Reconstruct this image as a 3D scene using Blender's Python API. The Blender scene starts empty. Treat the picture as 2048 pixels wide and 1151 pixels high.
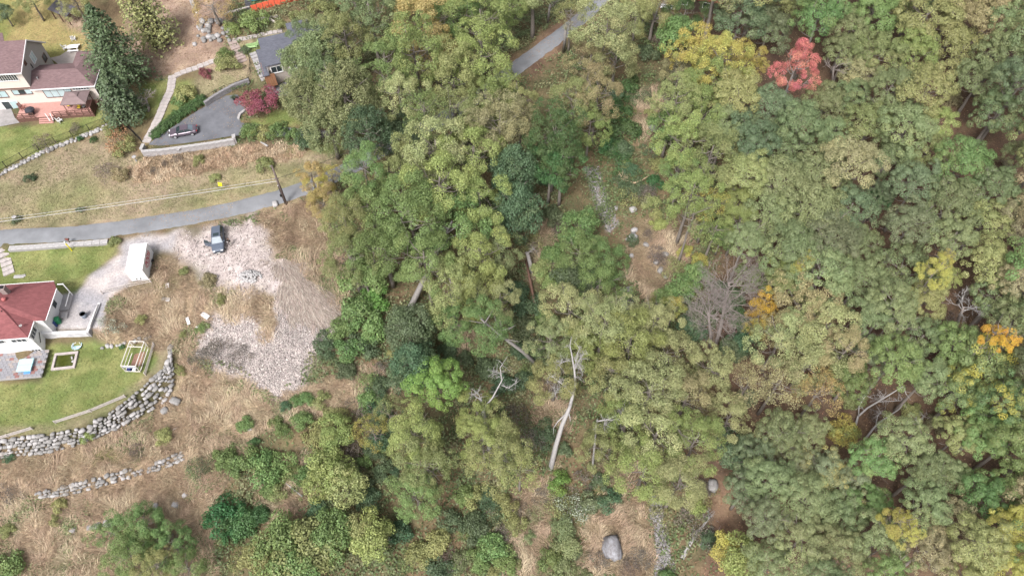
import bpy, bmesh, math, random
import numpy as np
from mathutils import Vector, Matrix, geometry

SC = bpy.context.scene
COL = SC.collection
R = math.radians
rnd = random.Random(7)

# ------------------------------------------------------------------ camera, world, sun, exposure
CAM_H = 93.0                      # drone height above the gravel pad (metres)
TILT = R(33.8)                    # tilt up from straight down
FPX = 1500.0                      # focal length in pixels of a 2048 wide frame
cam_d = bpy.data.cameras.new('camera')
cam = bpy.data.objects.new('camera', cam_d)
COL.objects.link(cam)
cam.location = (0, 0, CAM_H)
cam.rotation_euler = (TILT, 0, 0)
cam_d.sensor_width = 36.0
cam_d.lens = FPX / 2048 * 36.0
cam_d.clip_end = 3000
cam_d.clip_start = 0.5
SC.camera = cam

SUN_EL, SUN_AZ = R(52), R(205)    # azimuth measured from +Y clockwise
world = bpy.data.worlds.new('World')
SC.world = world
world.use_nodes = True
nt = world.node_tree
bg = nt.nodes['Background']
sky = nt.nodes.new('ShaderNodeTexSky')
sky.sky_type = 'NISHITA'
sky.sun_disc = False
sky.sun_elevation = SUN_EL
sky.sun_rotation = SUN_AZ
sky.air_density = 1.0
sky.dust_density = 6.0
sky.ozone_density = 1.0
hs = nt.nodes.new('ShaderNodeHueSaturation')
hs.inputs['Saturation'].default_value = 0.30
nt.links.new(sky.outputs[0], hs.inputs['Color'])
nt.links.new(hs.outputs[0], bg.inputs[0])
bg.inputs[1].default_value = 0.09
sun_d = bpy.data.lights.new('sun', 'SUN')
sun_d.energy = 1.5
sun_d.angle = R(14)
sun_d.color = (1.0, 0.975, 0.945)
sun = bpy.data.objects.new('sun', sun_d)
COL.objects.link(sun)
sd = Vector((math.sin(SUN_AZ) * math.cos(SUN_EL), math.cos(SUN_AZ) * math.cos(SUN_EL), math.sin(SUN_EL)))
sun.rotation_euler = (-sd).to_track_quat('-Z', 'Y').to_euler()
SC.view_settings.view_transform = 'Standard'
SC.view_settings.look = 'None'
SC.view_settings.exposure = 1.2
SC.view_settings.gamma = 1.0
SC.view_settings.use_curve_mapping = False
SC.cycles.max_bounces = 6
SC.cycles.diffuse_bounces = 2
SC.cycles.glossy_bounces = 2
SC.cycles.transmission_bounces = 3
SC.cycles.use_denoising = True

# ------------------------------------------------------------------ survey helpers: photo point + height -> place in the world
CT, ST = math.cos(TILT), math.sin(TILT)
def W(px, py, z=0.0):
    dx = (px - 1024) / FPX; dy = -(py - 575.5) / FPX
    d = Vector((dx, dy * CT + ST, dy * ST - CT))
    return Vector((0, 0, CAM_H)) + d * ((z - CAM_H) / d.z)
def depth_of(p):
    return p[1] * ST - (p[2] - CAM_H) * CT
def to_px(X, Y, Z):
    z = Z - CAM_H
    cy = Y * CT + z * ST; cz = -Y * ST + z * CT
    cz = np.minimum(cz, -1.0)
    return 1024 + FPX * X / -cz, 575.5 - FPX * cy / -cz

def hash2(ix, iy, seed):
    h = (ix.astype(np.int64) * 374761393 + iy.astype(np.int64) * 668265263 + seed * 974634777) & 0xffffffff
    h = ((h ^ (h >> 13)) * 1274126177) & 0xffffffff
    return ((h ^ (h >> 16)) & 0xffffff) / float(0xffffff)
def vnoise(x, y, scale, seed=0):
    x = np.asarray(x, float) / scale; y = np.asarray(y, float) / scale
    ix = np.floor(x); iy = np.floor(y); fx = x - ix; fy = y - iy
    fx = fx * fx * (3 - 2 * fx); fy = fy * fy * (3 - 2 * fy)
    a = hash2(ix, iy, seed); b = hash2(ix + 1, iy, seed); c = hash2(ix, iy + 1, seed); d = hash2(ix + 1, iy + 1, seed)
    return (a * (1 - fx) + b * fx) * (1 - fy) + (c * (1 - fx) + d * fx) * fy
def fbm(x, y, scale, seed=0, o=3):
    s = 0; w = 0; a = 1.0
    for k in range(o):
        s = s + a * vnoise(x, y, scale / 2 ** k, seed + 17 * k); w += a; a *= 0.55
    return s / w

# ------------------------------------------------------------------ terrain heights
ROAD = [(-120,484),(-60,480),(0,474.5),(75,471),(150,466.5),(225,458),(300,447),(360,438),(420,427),(470,417),(520,404),(560,393),(620,372),(690,341),(760,302),(830,264),(885,238),(960,190),(1050,123),(1100,86),(1170,30),(1240,-40)]
ROADZ = [-.2,-.15,-.1,-.05,0,0,0,0,0,0,0,.05,.2,.5,.8,1.1,1.3,1.7,2.1,2.4,2.8,3.4]
W1T = [(-40,885),(0,880),(50,873),(100,866),(150,858),(190,842),(230,818),(262,792),(290,768),(312,750),(328,735),(340,715),(344,695)]
W1B = [(-40,925),(0,918),(50,912),(100,906),(150,894),(190,878),(230,860),(262,842),(300,826),(335,806),(352,775),(356,745),(352,715)]
W2T = [(70,986),(110,976),(150,966),(200,953),(250,940),(290,930),(330,918),(362,900)]
W2B = [(85,994),(125,994),(165,986),(210,973),(255,958),(295,947),(335,936),(366,922)]
W3T = [(128,1058),(160,1052),(195,1046),(230,1038)]
W3B = [(130,1070),(162,1066),(200,1060),(235,1052)]
TERR = []
def tl(pts, zs):
    if not isinstance(zs, (list, tuple)): zs = [zs] * len(pts)
    for (a, b), z in zip(pts, zs): TERR.append((a, b, z))
for (a, b), z in zip(ROAD, ROADZ):
    tl([(a - 4, b - 17), (a, b), (a + 4, b + 17)], z)
tl(W1T, [-3.2] * 9 + [-3.1, -3.0, -2.9, -2.9]); tl(W1B, [-6.0] * 8 + [-5.9, -5.7, -5.3, -4.6, -3.8])
tl(W2T, -6.6); tl(W2B, -8.0); tl(W3T, -8.8); tl(W3B, -9.5)
tl([(0,945),(200,900),(380,800),(385,720)], [-6.2,-6.2,-5.6,-4.2])
tl([(0,1010),(60,1010),(420,930),(450,830)], [-8.0,-8.0,-7.4,-6.2])
tl([(0,1160),(200,1160),(400,1160),(0,1080)], [-10.2,-10.2,-10.2,-9.2])
tl([(0,870),(100,790),(200,740),(300,700),(210,690),(100,700),(0,780),(-100,800),(290,680)], [-3.1,-3,-3,-2.9,-2.95,-3,-3,-3,-2.7])
tl([(100,640),(130,655),(205,655),(203,615),(170,600),(140,590),(100,600)], [-1.1,-1.1,-1.1,-1.1,-1.05,-1.0,-1.1])
tl([(0,520),(80,520),(160,560),(220,500),(60,560),(-60,520),(0,505),(210,497)], [-1,-1,-1,-.6,-1.05,-1,-.85,-.6])
tl([(255,500),(320,500),(300,560),(230,590),(270,600)], [-.4,-.2,-.5,-.8,-.9])
tl([(300,650),(350,600),(380,560),(380,640),(350,670)], [-2.4,-1.2,-.5,-2.2,-2.8])
tl([(360,480),(430,480),(510,450),(560,510),(460,540),(520,560),(410,530)], [0,0,0,-.1,0,-.2,-.1])
tl([(430,610),(480,600),(560,580),(620,560),(680,640),(540,660),(470,690),(600,690)], [-1.2,-.8,-.6,-.6,-3.3,-1.6,-3.0,-3.4])
tl([(420,760),(500,770),(560,800),(640,720),(660,560),(620,480),(600,440)], [-4.8,-4.8,-5.3,-4.2,-2.2,-.6,-.3])
tl([(600,900),(500,900),(700,850),(800,750),(850,620),(780,560),(720,480),(700,420),(900,450),(820,380)], [-7.2,-7,-7,-6,-4.6,-3.6,-2.2,-1.1,-2.4,-1])
tl([(600,1160),(900,1160),(800,1000),(950,900),(1100,935)], [-10.2,-10.4,-8.8,-8.2,-8.6])
tl([(1000,700),(1000,550),(1000,350),(950,300),(1100,250)], [-6.2,-4.4,-1.4,-.2,-.4])
tl([(1180,330),(1200,390),(1225,450),(1250,560),(1260,620),(1280,800),(1305,1000),(1335,1120),(1345,1180)], [-1.8,-2.8,-3.7,-5,-5.6,-7.6,-9.4,-10.3,-10.6])
tl([(1210,250),(1250,180),(1300,60),(1340,-20)], [-.6,.4,2.2,3.4])
tl([(1340,500),(1330,400),(1320,250),(1420,690),(1380,900),(1430,1060),(1500,1160)], [-3.4,-2.2,-.2,-4.2,-7,-8.6,-8.4])
tl([(1600,150),(1600,400),(1600,700),(1600,950),(1650,1160)], [2.4,-.2,-2.4,-5,-6.5])
tl([(1850,50),(1850,300),(1850,600),(1850,850),(1850,1160)], [6,3.6,1,-1.4,-3.6])
tl([(2080,0),(2080,300),(2080,600),(2080,900),(2080,1180)], [10,7,4.4,2,0])
# the terraces of the houses above the road
tl([(0,345),(60,320),(120,292),(180,266),(215,255)], 1.0)
tl([(0,360),(60,336),(120,306),(180,280),(220,266)], .75)
tl([(0,410),(100,380),(200,340),(270,330),(240,400),(400,345),(520,345),(330,390)], [.3,.4,.5,.55,.25,.4,.5,.2])
tl([(0,290),(100,262),(180,235),(215,225)], [1.5,1.7,1.9,1.95])
tl([(0,225),(40,245),(110,236),(190,222),(205,200),(215,170)], [1.2,1.6,1.9,2.1,2.2,2.5])
tl([(0,180),(100,165),(180,160),(110,120),(0,60),(100,30),(180,60),(0,-20),(160,-20)], [2.2,2.2,2.3,2.8,3.6,4.4,4.2,5,5.5])
tl([(300,290),(340,272),(400,266),(466,262),(440,200),(480,190),(350,240)], [1.4,1.45,1.5,1.5,1.65,1.7,1.5])
tl([(296,312),(340,309),(380,304),(420,299),(470,292)], .5)
tl([(300,298),(340,295),(380,291),(420,286),(468,280)], 1.4)
tl([(500,240),(560,250),(640,260),(500,290),(560,290),(640,300),(540,200),(520,180)], [1.6,1.5,1.5,.7,.8,.9,1.8,1.9])
tl([(300,230),(330,180),(350,150),(280,240),(260,200),(280,150),(320,120)], [1.7,2.3,2.7,1.6,2.2,2.6,3])
tl([(380,170),(420,140),(400,60),(330,40),(300,-20),(450,-20)], [2.6,3.2,4.4,4.4,5.4,6])
tl([(480,140),(500,100),(470,70),(520,50),(520,10),(600,20),(600,-20)], [2.6,3.4,4,4.6,5.6,5.4,6.2])
tl([(640,120),(700,200),(700,60),(800,150),(760,230),(850,30),(950,80),(1000,-20)], [2.4,1.8,3.6,2.2,1.4,3.8,2.8,3.8])
CP = [tuple(W(a, b, z)) for a, b, z in TERR]
CP += [(-330,-60,-12),(0,-60,-14),(330,-60,2),(330,60,14),(330,330,24),(0,330,14),(-330,330,16),(-330,60,0),(-150,20,-8),(-60,0,-12),(0,0,-12.5),(60,0,-6),(120,30,3),(-140,60,0),(-150,120,5),(-120,150,7),(0,160,6),(120,150,13),(150,90,11)]
def axis(lo, hi, step, out):
    a = list(np.arange(lo, hi, step)); s = step
    while a[-1] < out:
        s *= 1.35; a.append(a[-1] + s)
    s = step
    while a[0] > -out:
        s *= 1.35; a.insert(0, a[0] - s)
    return np.array(a)
def axis2():
    a = list(np.arange(-106, 36, .45)) + list(np.arange(36, 106, .9)); s = .9
    while a[-1] < 320: s *= 1.35; a.append(a[-1] + s)
    s = .45
    while a[0] > -320: s *= 1.4; a.insert(0, a[0] - s)
    return np.array(a)
GX = axis2()
ys = list(np.arange(13, 137, .45)); s = .45
while ys[-1] < 320: s *= 1.4; ys.append(ys[-1] + s)
s = .45
while ys[0] > -50: s *= 1.4; ys.insert(0, ys[0] - s)
GY = np.array(ys)
NX, NY = len(GX), len(GY)
def build_heights():
    seen = {}; pts = []; zs = []
    for x, y, z in CP:
        k = (round(x, 1), round(y, 1))
        if k in seen: continue
        seen[k] = 1; pts.append(Vector((x, y))); zs.append(z)
    vo, eo, fo, ov, oe, of = geometry.delaunay_2d_cdt(pts, [], [], 0, 1e-5)
    zz = [zs[o[0]] if o else 0 for o in ov]
    Z = np.zeros((NY, NX))
    for f in fo:
        a, b, c = [np.array((vo[i].x, vo[i].y, zz[i])) for i in f]
        x0, x1 = min(a[0], b[0], c[0]), max(a[0], b[0], c[0]); y0, y1 = min(a[1], b[1], c[1]), max(a[1], b[1], c[1])
        i0, i1 = np.searchsorted(GX, x0), np.searchsorted(GX, x1, 'right'); j0, j1 = np.searchsorted(GY, y0), np.searchsorted(GY, y1, 'right')
        if i1 <= i0 or j1 <= j0: continue
        gx, gy = np.meshgrid(GX[i0:i1], GY[j0:j1])
        d = (b[1] - c[1]) * (a[0] - c[0]) + (c[0] - b[0]) * (a[1] - c[1])
        if abs(d) < 1e-9: continue
        u = ((b[1] - c[1]) * (gx - c[0]) + (c[0] - b[0]) * (gy - c[1])) / d
        v = ((c[1] - a[1]) * (gx - c[0]) + (a[0] - c[0]) * (gy - c[1])) / d
        w = 1 - u - v
        m = (u > -1e-6) & (v > -1e-6) & (w > -1e-6)
        sub = Z[j0:j1, i0:i1]; sub[m] = (u * a[2] + v * b[2] + w * c[2])[m]
    for _ in range(2):
        P = np.pad(Z, 1, mode='edge')
        Z = (P[:-2, 1:-1] + P[2:, 1:-1] + P[1:-1, :-2] + P[1:-1, 2:] + 4 * Z) / 8
    return Z
GZ = build_heights()
def terr(x, y):
    x = np.clip(np.asarray(x, float), GX[0] + .01, GX[-1] - .01); y = np.clip(np.asarray(y, float), GY[0] + .01, GY[-1] - .01)
    i = np.clip(np.searchsorted(GX, x, 'right') - 1, 0, NX - 2); j = np.clip(np.searchsorted(GY, y, 'right') - 1, 0, NY - 2)
    fx = (x - GX[i]) / (GX[i + 1] - GX[i]); fy = (y - GY[j]) / (GY[j + 1] - GY[j])
    return (GZ[j, i] * (1 - fx) + GZ[j, i + 1] * fx) * (1 - fy) + (GZ[j + 1, i] * (1 - fx) + GZ[j + 1, i + 1] * fx) * fy
def TZ(x, y): return float(terr(x, y))
def G(px, py, h=0.0):
    z = 0.0
    for _ in range(14):
        p = W(px, py, z + h); z = .4 * z + .6 * TZ(p.x, p.y)
    return W(px, py, z + h)
def on(p, dz=0.0): return Vector((p[0], p[1], TZ(p[0], p[1]) + dz))

# ------------------------------------------------------------------ materials
def lk(t, a, b): t.links.new(a, b)
def mat(name, c, rough=.8, var=.18, scale=3.0, bump=.0, metal=0.0, spec=.3, c2=None, stretch=None):
    m = bpy.data.materials.new(name); m.use_nodes = True; t = m.node_tree
    b = t.nodes['Principled BSDF']
    tc = t.nodes.new('ShaderNodeTexCoord'); mp = t.nodes.new('ShaderNodeMapping'); lk(t, tc.outputs['Object'], mp.inputs[0])
    if stretch: mp.inputs['Scale'].default_value = stretch
    n = t.nodes.new('ShaderNodeTexNoise'); n.inputs['Scale'].default_value = scale; n.inputs['Detail'].default_value = 5; n.inputs['Roughness'].default_value = .65
    lk(t, mp.outputs[0], n.inputs['Vector'])
    r = t.nodes.new('ShaderNodeValToRGB'); lk(t, n.outputs['Fac'], r.inputs[0])
    r.color_ramp.elements[0].position = .3; r.color_ramp.elements[1].position = .72
    d = c2 or tuple(min(1, x * (1 + var)) for x in c); e = c if c2 else tuple(x * (1 - var) for x in c)
    r.color_ramp.elements[0].color = (*e, 1); r.color_ramp.elements[1].color = (*d, 1)
    lk(t, r.outputs[0], b.inputs['Base Color'])
    b.inputs['Roughness'].default_value = rough; b.inputs['Metallic'].default_value = metal; b.inputs['Specular IOR Level'].default_value = spec
    if bump:
        bp = t.nodes.new('ShaderNodeBump'); bp.inputs['Strength'].default_value = bump; bp.inputs['Distance'].default_value = .05
        lk(t, n.outputs['Fac'], bp.inputs['Height']); lk(t, bp.outputs[0], b.inputs['Normal'])
    return m
def leaf_material():
    m = bpy.data.materials.new('foliage'); m.use_nodes = True; t = m.node_tree; N = t.nodes
    b = N['Principled BSDF']; out = N['Material Output']
    oi = N.new('ShaderNodeObjectInfo'); at = N.new('ShaderNodeAttribute'); at.attribute_name = 'lobe'
    c2 = N.new('ShaderNodeAttribute'); c2.attribute_type = 'OBJECT'; c2.attribute_name = 'second_colour'
    geo = N.new('ShaderNodeNewGeometry')
    mr = N.new('ShaderNodeMapRange'); mr.inputs['From Min'].default_value = .5; mr.inputs['From Max'].default_value = .95; lk(t, at.outputs['Fac'], mr.inputs['Value'])
    mx = N.new('ShaderNodeMix'); mx.data_type = 'RGBA'; lk(t, mr.outputs[0], mx.inputs[0]); lk(t, oi.outputs['Color'], mx.inputs[6]); lk(t, c2.outputs['Color'], mx.inputs[7])
    hsv = N.new('ShaderNodeHueSaturation')
    rc_ = N.new('ShaderNodeMath'); rc_.operation = 'SUBTRACT'; rc_.inputs[1].default_value = .5; lk(t, geo.outputs['Random Per Island'], rc_.inputs[0])
    v = N.new('ShaderNodeMath'); v.operation = 'MULTIPLY_ADD'; lk(t, rc_.outputs[0], v.inputs[0]); lk(t, oi.outputs['Alpha'], v.inputs[1]); v.inputs[2].default_value = 1.0
    h = N.new('ShaderNodeMapRange'); h.inputs['To Min'].default_value = .475; h.inputs['To Max'].default_value = .525; lk(t, at.outputs['Fac'], h.inputs['Value'])
    lv = N.new('ShaderNodeMath'); lv.operation = 'MULTIPLY_ADD'; lv.inputs[1].default_value = 7.31; lk(t, at.outputs['Fac'], lv.inputs[0]); lf = N.new('ShaderNodeMath'); lf.operation = 'FRACT'; lk(t, lv.outputs[0], lf.inputs[0])
    lm = N.new('ShaderNodeMapRange'); lm.inputs['To Min'].default_value = .80; lm.inputs['To Max'].default_value = 1.2; lk(t, lf.outputs[0], lm.inputs['Value'])
    vv = N.new('ShaderNodeMath'); vv.operation = 'MULTIPLY'; lk(t, v.outputs[0], vv.inputs[0]); lk(t, lm.outputs[0], vv.inputs[1]); lk(t, vv.outputs[0], hsv.inputs['Value']); lk(t, h.outputs[0], hsv.inputs['Hue']); lk(t, mx.outputs[2], hsv.inputs['Color'])
    lk(t, hsv.outputs[0], b.inputs['Base Color']); b.inputs['Roughness'].default_value = .55; b.inputs['Specular IOR Level'].default_value = .35
    tr = N.new('ShaderNodeBsdfTranslucent'); lk(t, hsv.outputs[0], tr.inputs[0])
    ms = N.new('ShaderNodeMixShader'); ms.inputs[0].default_value = .14
    lk(t, b.outputs[0], ms.inputs[1]); lk(t, tr.outputs[0], ms.inputs[2]); lk(t, ms.outputs[0], out.inputs[0])
    return m
LEAF = leaf_material()
def ground_material():
    m = bpy.data.materials.new('ground_cover'); m.use_nodes = True; t = m.node_tree; N = t.nodes
    b = N['Principled BSDF']; b.inputs['Roughness'].default_value = .95; b.inputs['Specular IOR Level'].default_value = .1
    at = N.new('ShaderNodeAttribute'); at.attribute_name = 'cover'
    geo = N.new('ShaderNodeNewGeometry')
    def noise(sc, det, rough=.6):
        n = N.new('ShaderNodeTexNoise'); n.inputs['Scale'].default_value = sc; n.inputs['Detail'].default_value = det; n.inputs['Roughness'].default_value = rough
        lk(t, geo.outputs['Position'], n.inputs['Vector']); return n
    n1 = noise(3.2, 4, .7); n2 = noise(.55, 4); n3 = noise(9.0, 2)
    def mul(a, bb):
        q = N.new('ShaderNodeMath'); q.operation = 'MULTIPLY'; lk(t, a, q.inputs[0]); lk(t, bb, q.inputs[1]); return q.outputs[0]
    def rng(a, lo, hi):
        q = N.new('ShaderNodeMapRange'); q.inputs['From Min'].default_value = .25; q.inputs['From Max'].default_value = .75; q.inputs['To Min'].default_value = lo; q.inputs['To Max'].default_value = hi
        lk(t, a, q.inputs['Value']); return q.outputs[0]
    f = mul(mul(rng(n1.outputs['Fac'], .72, 1.28), rng(n2.outputs['Fac'], .85, 1.15)), rng(n3.outputs['Fac'], .8, 1.2))
    hsv = N.new('ShaderNodeHueSaturation'); lk(t, at.outputs['Color'], hsv.inputs['Color']); lk(t, f, hsv.inputs['Value'])
    lk(t, rng(n2.outputs['Fac'], .485, .515), hsv.inputs['Hue'])
    lk(t, hsv.outputs[0], b.inputs['Base Color'])
    bp = N.new('ShaderNodeBump'); bp.inputs['Strength'].default_value = .7; bp.inputs['Distance'].default_value = .12
    lk(t, n1.outputs['Fac'], bp.inputs['Height']); lk(t, bp.outputs[0], b.inputs['Normal'])
    return m

# ------------------------------------------------------------------ mesh building
class MB:
    def __init__(s): s.v = []; s.f = []
    def face(s, pts):
        n = len(s.v); s.v += [tuple(p) for p in pts]; s.f.append(list(range(n, n + len(pts)))); return s
    def box(s, c, d, rz=0.0, m=None):
        n = len(s.v); hx, hy, hz = d[0] / 2, d[1] / 2, d[2] / 2
        M = m if m is not None else Matrix.Rotation(rz, 3, 'Z')
        for x, y, z in ((-1,-1,-1),(1,-1,-1),(1,1,-1),(-1,1,-1),(-1,-1,1),(1,-1,1),(1,1,1),(-1,1,1)):
            p = M @ Vector((x * hx, y * hy, z * hz)); s.v.append((c[0] + p.x, c[1] + p.y, c[2] + p.z))
        s.f += [[n + i for i in q] for q in ((3,2,1,0),(4,5,6,7),(0,1,5,4),(1,2,6,5),(2,3,7,6),(3,0,4,7))]; return s
    def beam(s, a, b, w, h):
        a, b = Vector(a), Vector(b); d = b - a; L = d.length
        if L < 1e-6: return s
        x = d / L; up = Vector((0, 0, 1)) if abs(x.z) < .95 else Vector((0, 1, 0))
        y = up.cross(x).normalized(); z = x.cross(y)
        M = Matrix((x, y, z)).transposed()
        return s.box((a + b) / 2, (L, w, h), m=M)
    def prism(s, poly, z0, z1):
        n = len(s.v); k = len(poly)
        zb = z0 if isinstance(z0, (list, tuple)) else [z0] * k; zt = z1 if isinstance(z1, (list, tuple)) else [z1] * k
        s.v += [(p[0], p[1], z) for p, z in zip(poly, zb)] + [(p[0], p[1], z) for p, z in zip(poly, zt)]
        s.f.append([n + i for i in range(k)][::-1]); s.f.append([n + k + i for i in range(k)])
        for i in range(k): j = (i + 1) % k; s.f.append([n + i, n + j, n + k + j, n + k + i])
        return s
    def tube(s, pts, rad, n=6, cap=True):
        pts = [Vector(p) for p in pts]; k0 = len(s.v)
        if not isinstance(rad, (list, tuple)): rad = [rad] * len(pts)
        prev = None
        for i, p in enumerate(pts):
            d = (pts[min(i + 1, len(pts) - 1)] - pts[max(i - 1, 0)]).normalized()
            if prev is None:
                a = Vector((1, 0, 0)) if abs(d.x) < .8 else Vector((0, 1, 0)); u = d.cross(a).normalized()
            else: u = (prev - d * prev.dot(d)).normalized()
            prev = u; w = d.cross(u)
            for q in range(n):
                t = 2 * math.pi * q / n; s.v.append(tuple(p + (u * math.cos(t) + w * math.sin(t)) * rad[i]))
        for i in range(len(pts) - 1):
            for q in range(n):
                a = k0 + i * n + q; b = k0 + i * n + (q + 1) % n; s.f.append([a, b, b + n, a + n])
        if cap:
            s.f.append([k0 + q for q in range(n)][::-1]); s.f.append([k0 + (len(pts) - 1) * n + q for q in range(n)])
        return s
    def lathe(s, prof, c=(0, 0, 0), n=12):
        k0 = len(s.v)
        for r, z in prof:
            for q in range(n):
                t = 2 * math.pi * q / n; s.v.append((c[0] + r * math.cos(t), c[1] + r * math.sin(t), c[2] + z))
        for i in range(len(prof) - 1):
            for q in range(n):
                a = k0 + i * n + q; b = k0 + i * n + (q + 1) % n; s.f.append([a, b, b + n, a + n])
        s.f.append([k0 + q for q in range(n)][::-1]); s.f.append([k0 + (len(prof) - 1) * n + q for q in range(n)])
        return s
    def mesh(s, name, m, smooth=False):
        me = bpy.data.meshes.new(name); me.from_pydata(s.v, [], s.f); me.update()
        if m: me.materials.append(m)
        if smooth: me.polygons.foreach_set('use_smooth', [True] * len(me.polygons))
        return me
    def build(s, name, m, parent=None, smooth=False, loc=None):
        o = bpy.data.objects.new(name, s.mesh(name, m, smooth)); COL.objects.link(o)
        if parent: o.parent = parent
        if loc is not None: o.location = loc
        return o
def tag(o, label, cat, group=None):
    o['label'] = label; o['category'] = cat
    if group: o['group'] = group
    return o
def thing(name, label, cat, loc=(0, 0, 0), rz=0.0, group=None):
    o = bpy.data.objects.new(name, None); COL.objects.link(o); o.location = loc; o.rotation_euler = (0, 0, rz)
    o.empty_display_size = .3; o['kind'] = 'thing'
    return tag(o, label, cat, group)
def struct(o, label=None):
    o['kind'] = 'structure'
    if label: o['label'] = label
    return o
def inst(name, me, parent=None, loc=(0, 0, 0), rot=(0, 0, 0), sc=(1, 1, 1)):
    o = bpy.data.objects.new(name, me); COL.objects.link(o)
    if parent: o.parent = parent
    o.location = loc; o.rotation_euler = rot; o.scale = sc
    return o
def np_mesh(name, V, Fa, m, attr=None, smooth=False):
    me = bpy.data.meshes.new(name); k = Fa.shape[1]
    me.vertices.add(len(V)); me.vertices.foreach_set('co', np.ascontiguousarray(V, np.float32).ravel())
    me.loops.add(Fa.size); me.loops.foreach_set('vertex_index', np.ascontiguousarray(Fa, np.int32).ravel())
    me.polygons.add(len(Fa)); me.polygons.foreach_set('loop_start', np.arange(0, Fa.size, k, dtype=np.int32))
    me.polygons.foreach_set('loop_total', np.full(len(Fa), k, np.int32))
    if smooth: me.polygons.foreach_set('use_smooth', np.ones(len(Fa), bool))
    if attr is not None:
        a = me.attributes.new('lobe', 'FLOAT', 'FACE'); a.data.foreach_set('value', attr.astype(np.float32))
    me.materials.append(m); me.update(calc_edges=True); me.validate()
    return me

# ------------------------------------------------------------------ ground sheet with its cover
XX, YY = np.meshgrid(GX, GY)
GXf, GYf, GZf = XX.ravel(), YY.ravel(), GZ.ravel()
PXf, PYf = to_px(GXf, GYf, GZf)
WOB = (fbm(GXf, GYf, 2.6, 3, 3) - .5) * 26
WOB2 = (fbm(GXf, GYf, 2.6, 91, 3) - .5) * 26
N_BIG = fbm(GXf, GYf, 9, 11, 3); N_MID = fbm(GXf, GYf, 2.2, 23, 3); N_FIN = vnoise(GXf, GYf, .7, 31)
def poly_mask(poly, soft=8.0, wob=1.0):
    x = PXf + WOB * wob; y = PYf + WOB2 * wob
    P = np.array(poly, float); m = np.zeros(len(x))
    sel = (x > P[:, 0].min() - 30) & (x < P[:, 0].max() + 30) & (y > P[:, 1].min() - 30) & (y < P[:, 1].max() + 30) & (GYf > 0)
    xs, ys_ = x[sel], y[sel]
    ins = np.zeros(len(xs), bool); dmin = np.full(len(xs), 1e9)
    for i in range(len(P)):
        ax, ay = P[i]; bx, by = P[(i + 1) % len(P)]
        c = ((ay > ys_) != (by > ys_)); ins ^= c & (xs < (bx - ax) * (ys_ - ay) / (by - ay + 1e-9) + ax)
        dx, dy = bx - ax, by - ay; t = np.clip(((xs - ax) * dx + (ys_ - ay) * dy) / (dx * dx + dy * dy + 1e-9), 0, 1)
        dmin = np.minimum(dmin, np.hypot(xs - ax - t * dx, ys_ - ay - t * dy))
    s = np.where(ins, dmin, -dmin); w = np.clip(s / soft * .5 + .5, 0, 1)
    m[sel] = w * w * (3 - 2 * w); return m
def lerp(a, b, w): return a + (np.asarray(b) - a) * w[:, None]
def two(c1, c2, n): n = np.clip((n - .35) / .3, 0, 1)[:, None]; return np.asarray(c1) * (1 - n) + np.asarray(c2) * n
LAWN = two((.135, .165, .055), (.21, .215, .085), N_MID)
LAWNY = two((.17, .18, .06), (.30, .24, .11), N_BIG)
MEAD = two((.20, .18, .105), (.30, .235, .165), N_MID * .6 + N_BIG * .4)
DRY = two((.235, .175, .118), (.37, .28, .195), N_MID)
GRAV = two((.365, .31, .295), (.50, .435, .42), N_MID * .5 + N_FIN * .5)
DIRT = two((.24, .17, .13), (.34, .25, .19), N_MID)
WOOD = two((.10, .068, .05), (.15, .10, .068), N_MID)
MIX = two((.085, .085, .045), (.17, .125, .075), N_BIG * .5 + N_MID * .5)
cover = MIX.copy()
POLY = {}
def paint(name, colour, polys, soft=8, wob=1.0, k=1.0):
    global cover
    M = np.zeros(len(GXf))
    for p in polys: M = np.maximum(M, poly_mask(p, soft, wob))
    POLY[name] = np.maximum(POLY.get(name, 0), M); cover = lerp(cover, colour, M * k)
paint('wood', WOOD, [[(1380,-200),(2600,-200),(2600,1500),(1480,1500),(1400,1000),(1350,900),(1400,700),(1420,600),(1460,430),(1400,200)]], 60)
paint('meadow', MEAD, [[(-300,380),(0,352),(120,300),(215,262),(280,320),(470,300),(640,290),(700,300),(600,385),(500,420),(300,445),(-300,480)]], 12)
paint('meadow_green', LAWN * .95 + MEAD * .1, [[(380,400),(470,352),(560,335),(590,360),(500,395),(400,420)], [(60,400),(200,360),(240,390),(160,430),(20,440)]], 40, 1.5, .55)
paint('dry_bank', DRY * .95, [[(285,318),(290,312),(470,294),(560,285),(640,300),(560,322),(430,340),(330,360),(270,372),(255,350)]], 10)
paint('lawn', LAWNY, [[(-300,-60),(95,-60),(185,40),(215,110),(150,150),(90,120),(-300,120)]], 10)
paint('lawn', LAWN, [[(-300,262),(30,252),(110,244),(200,215),(240,235),(205,252),(120,288),(0,338),(-300,440)]], 6, .6)
paint('dirt', DIRT, [[(255,10),(290,-60),(470,-60),(450,80),(440,130),(400,130),(350,145),(290,150),(255,130)], [(110,30),(160,20),(170,70),(130,55)]], 12)
paint('lawn', LAWN, [[(285,165),(345,150),(330,190),(300,240),(270,250),(262,215)], [(350,165),(385,160),(400,200),(320,260),(300,290),(310,255),(335,215)], [(1,1),(2,1),(2,2)]], 8, .7)
paint('meadow', MEAD * 1.15, [[(380,170),(430,135),(500,130),(520,160),(470,170),(400,200)], [(440,100),(640,30),(700,80),(560,110),(470,140)]], 12)
paint('lawn', LAWN, [[(500,240),(580,215),(600,250),(540,262),(505,258)], [(560,292),(680,280),(690,310),(580,305)], [(470,100),(560,85),(540,100),(480,118)]], 10)
paint('dirt', DIRT * 1.05, [[(320,100),(450,95),(440,130),(330,150)]], 12)
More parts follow.
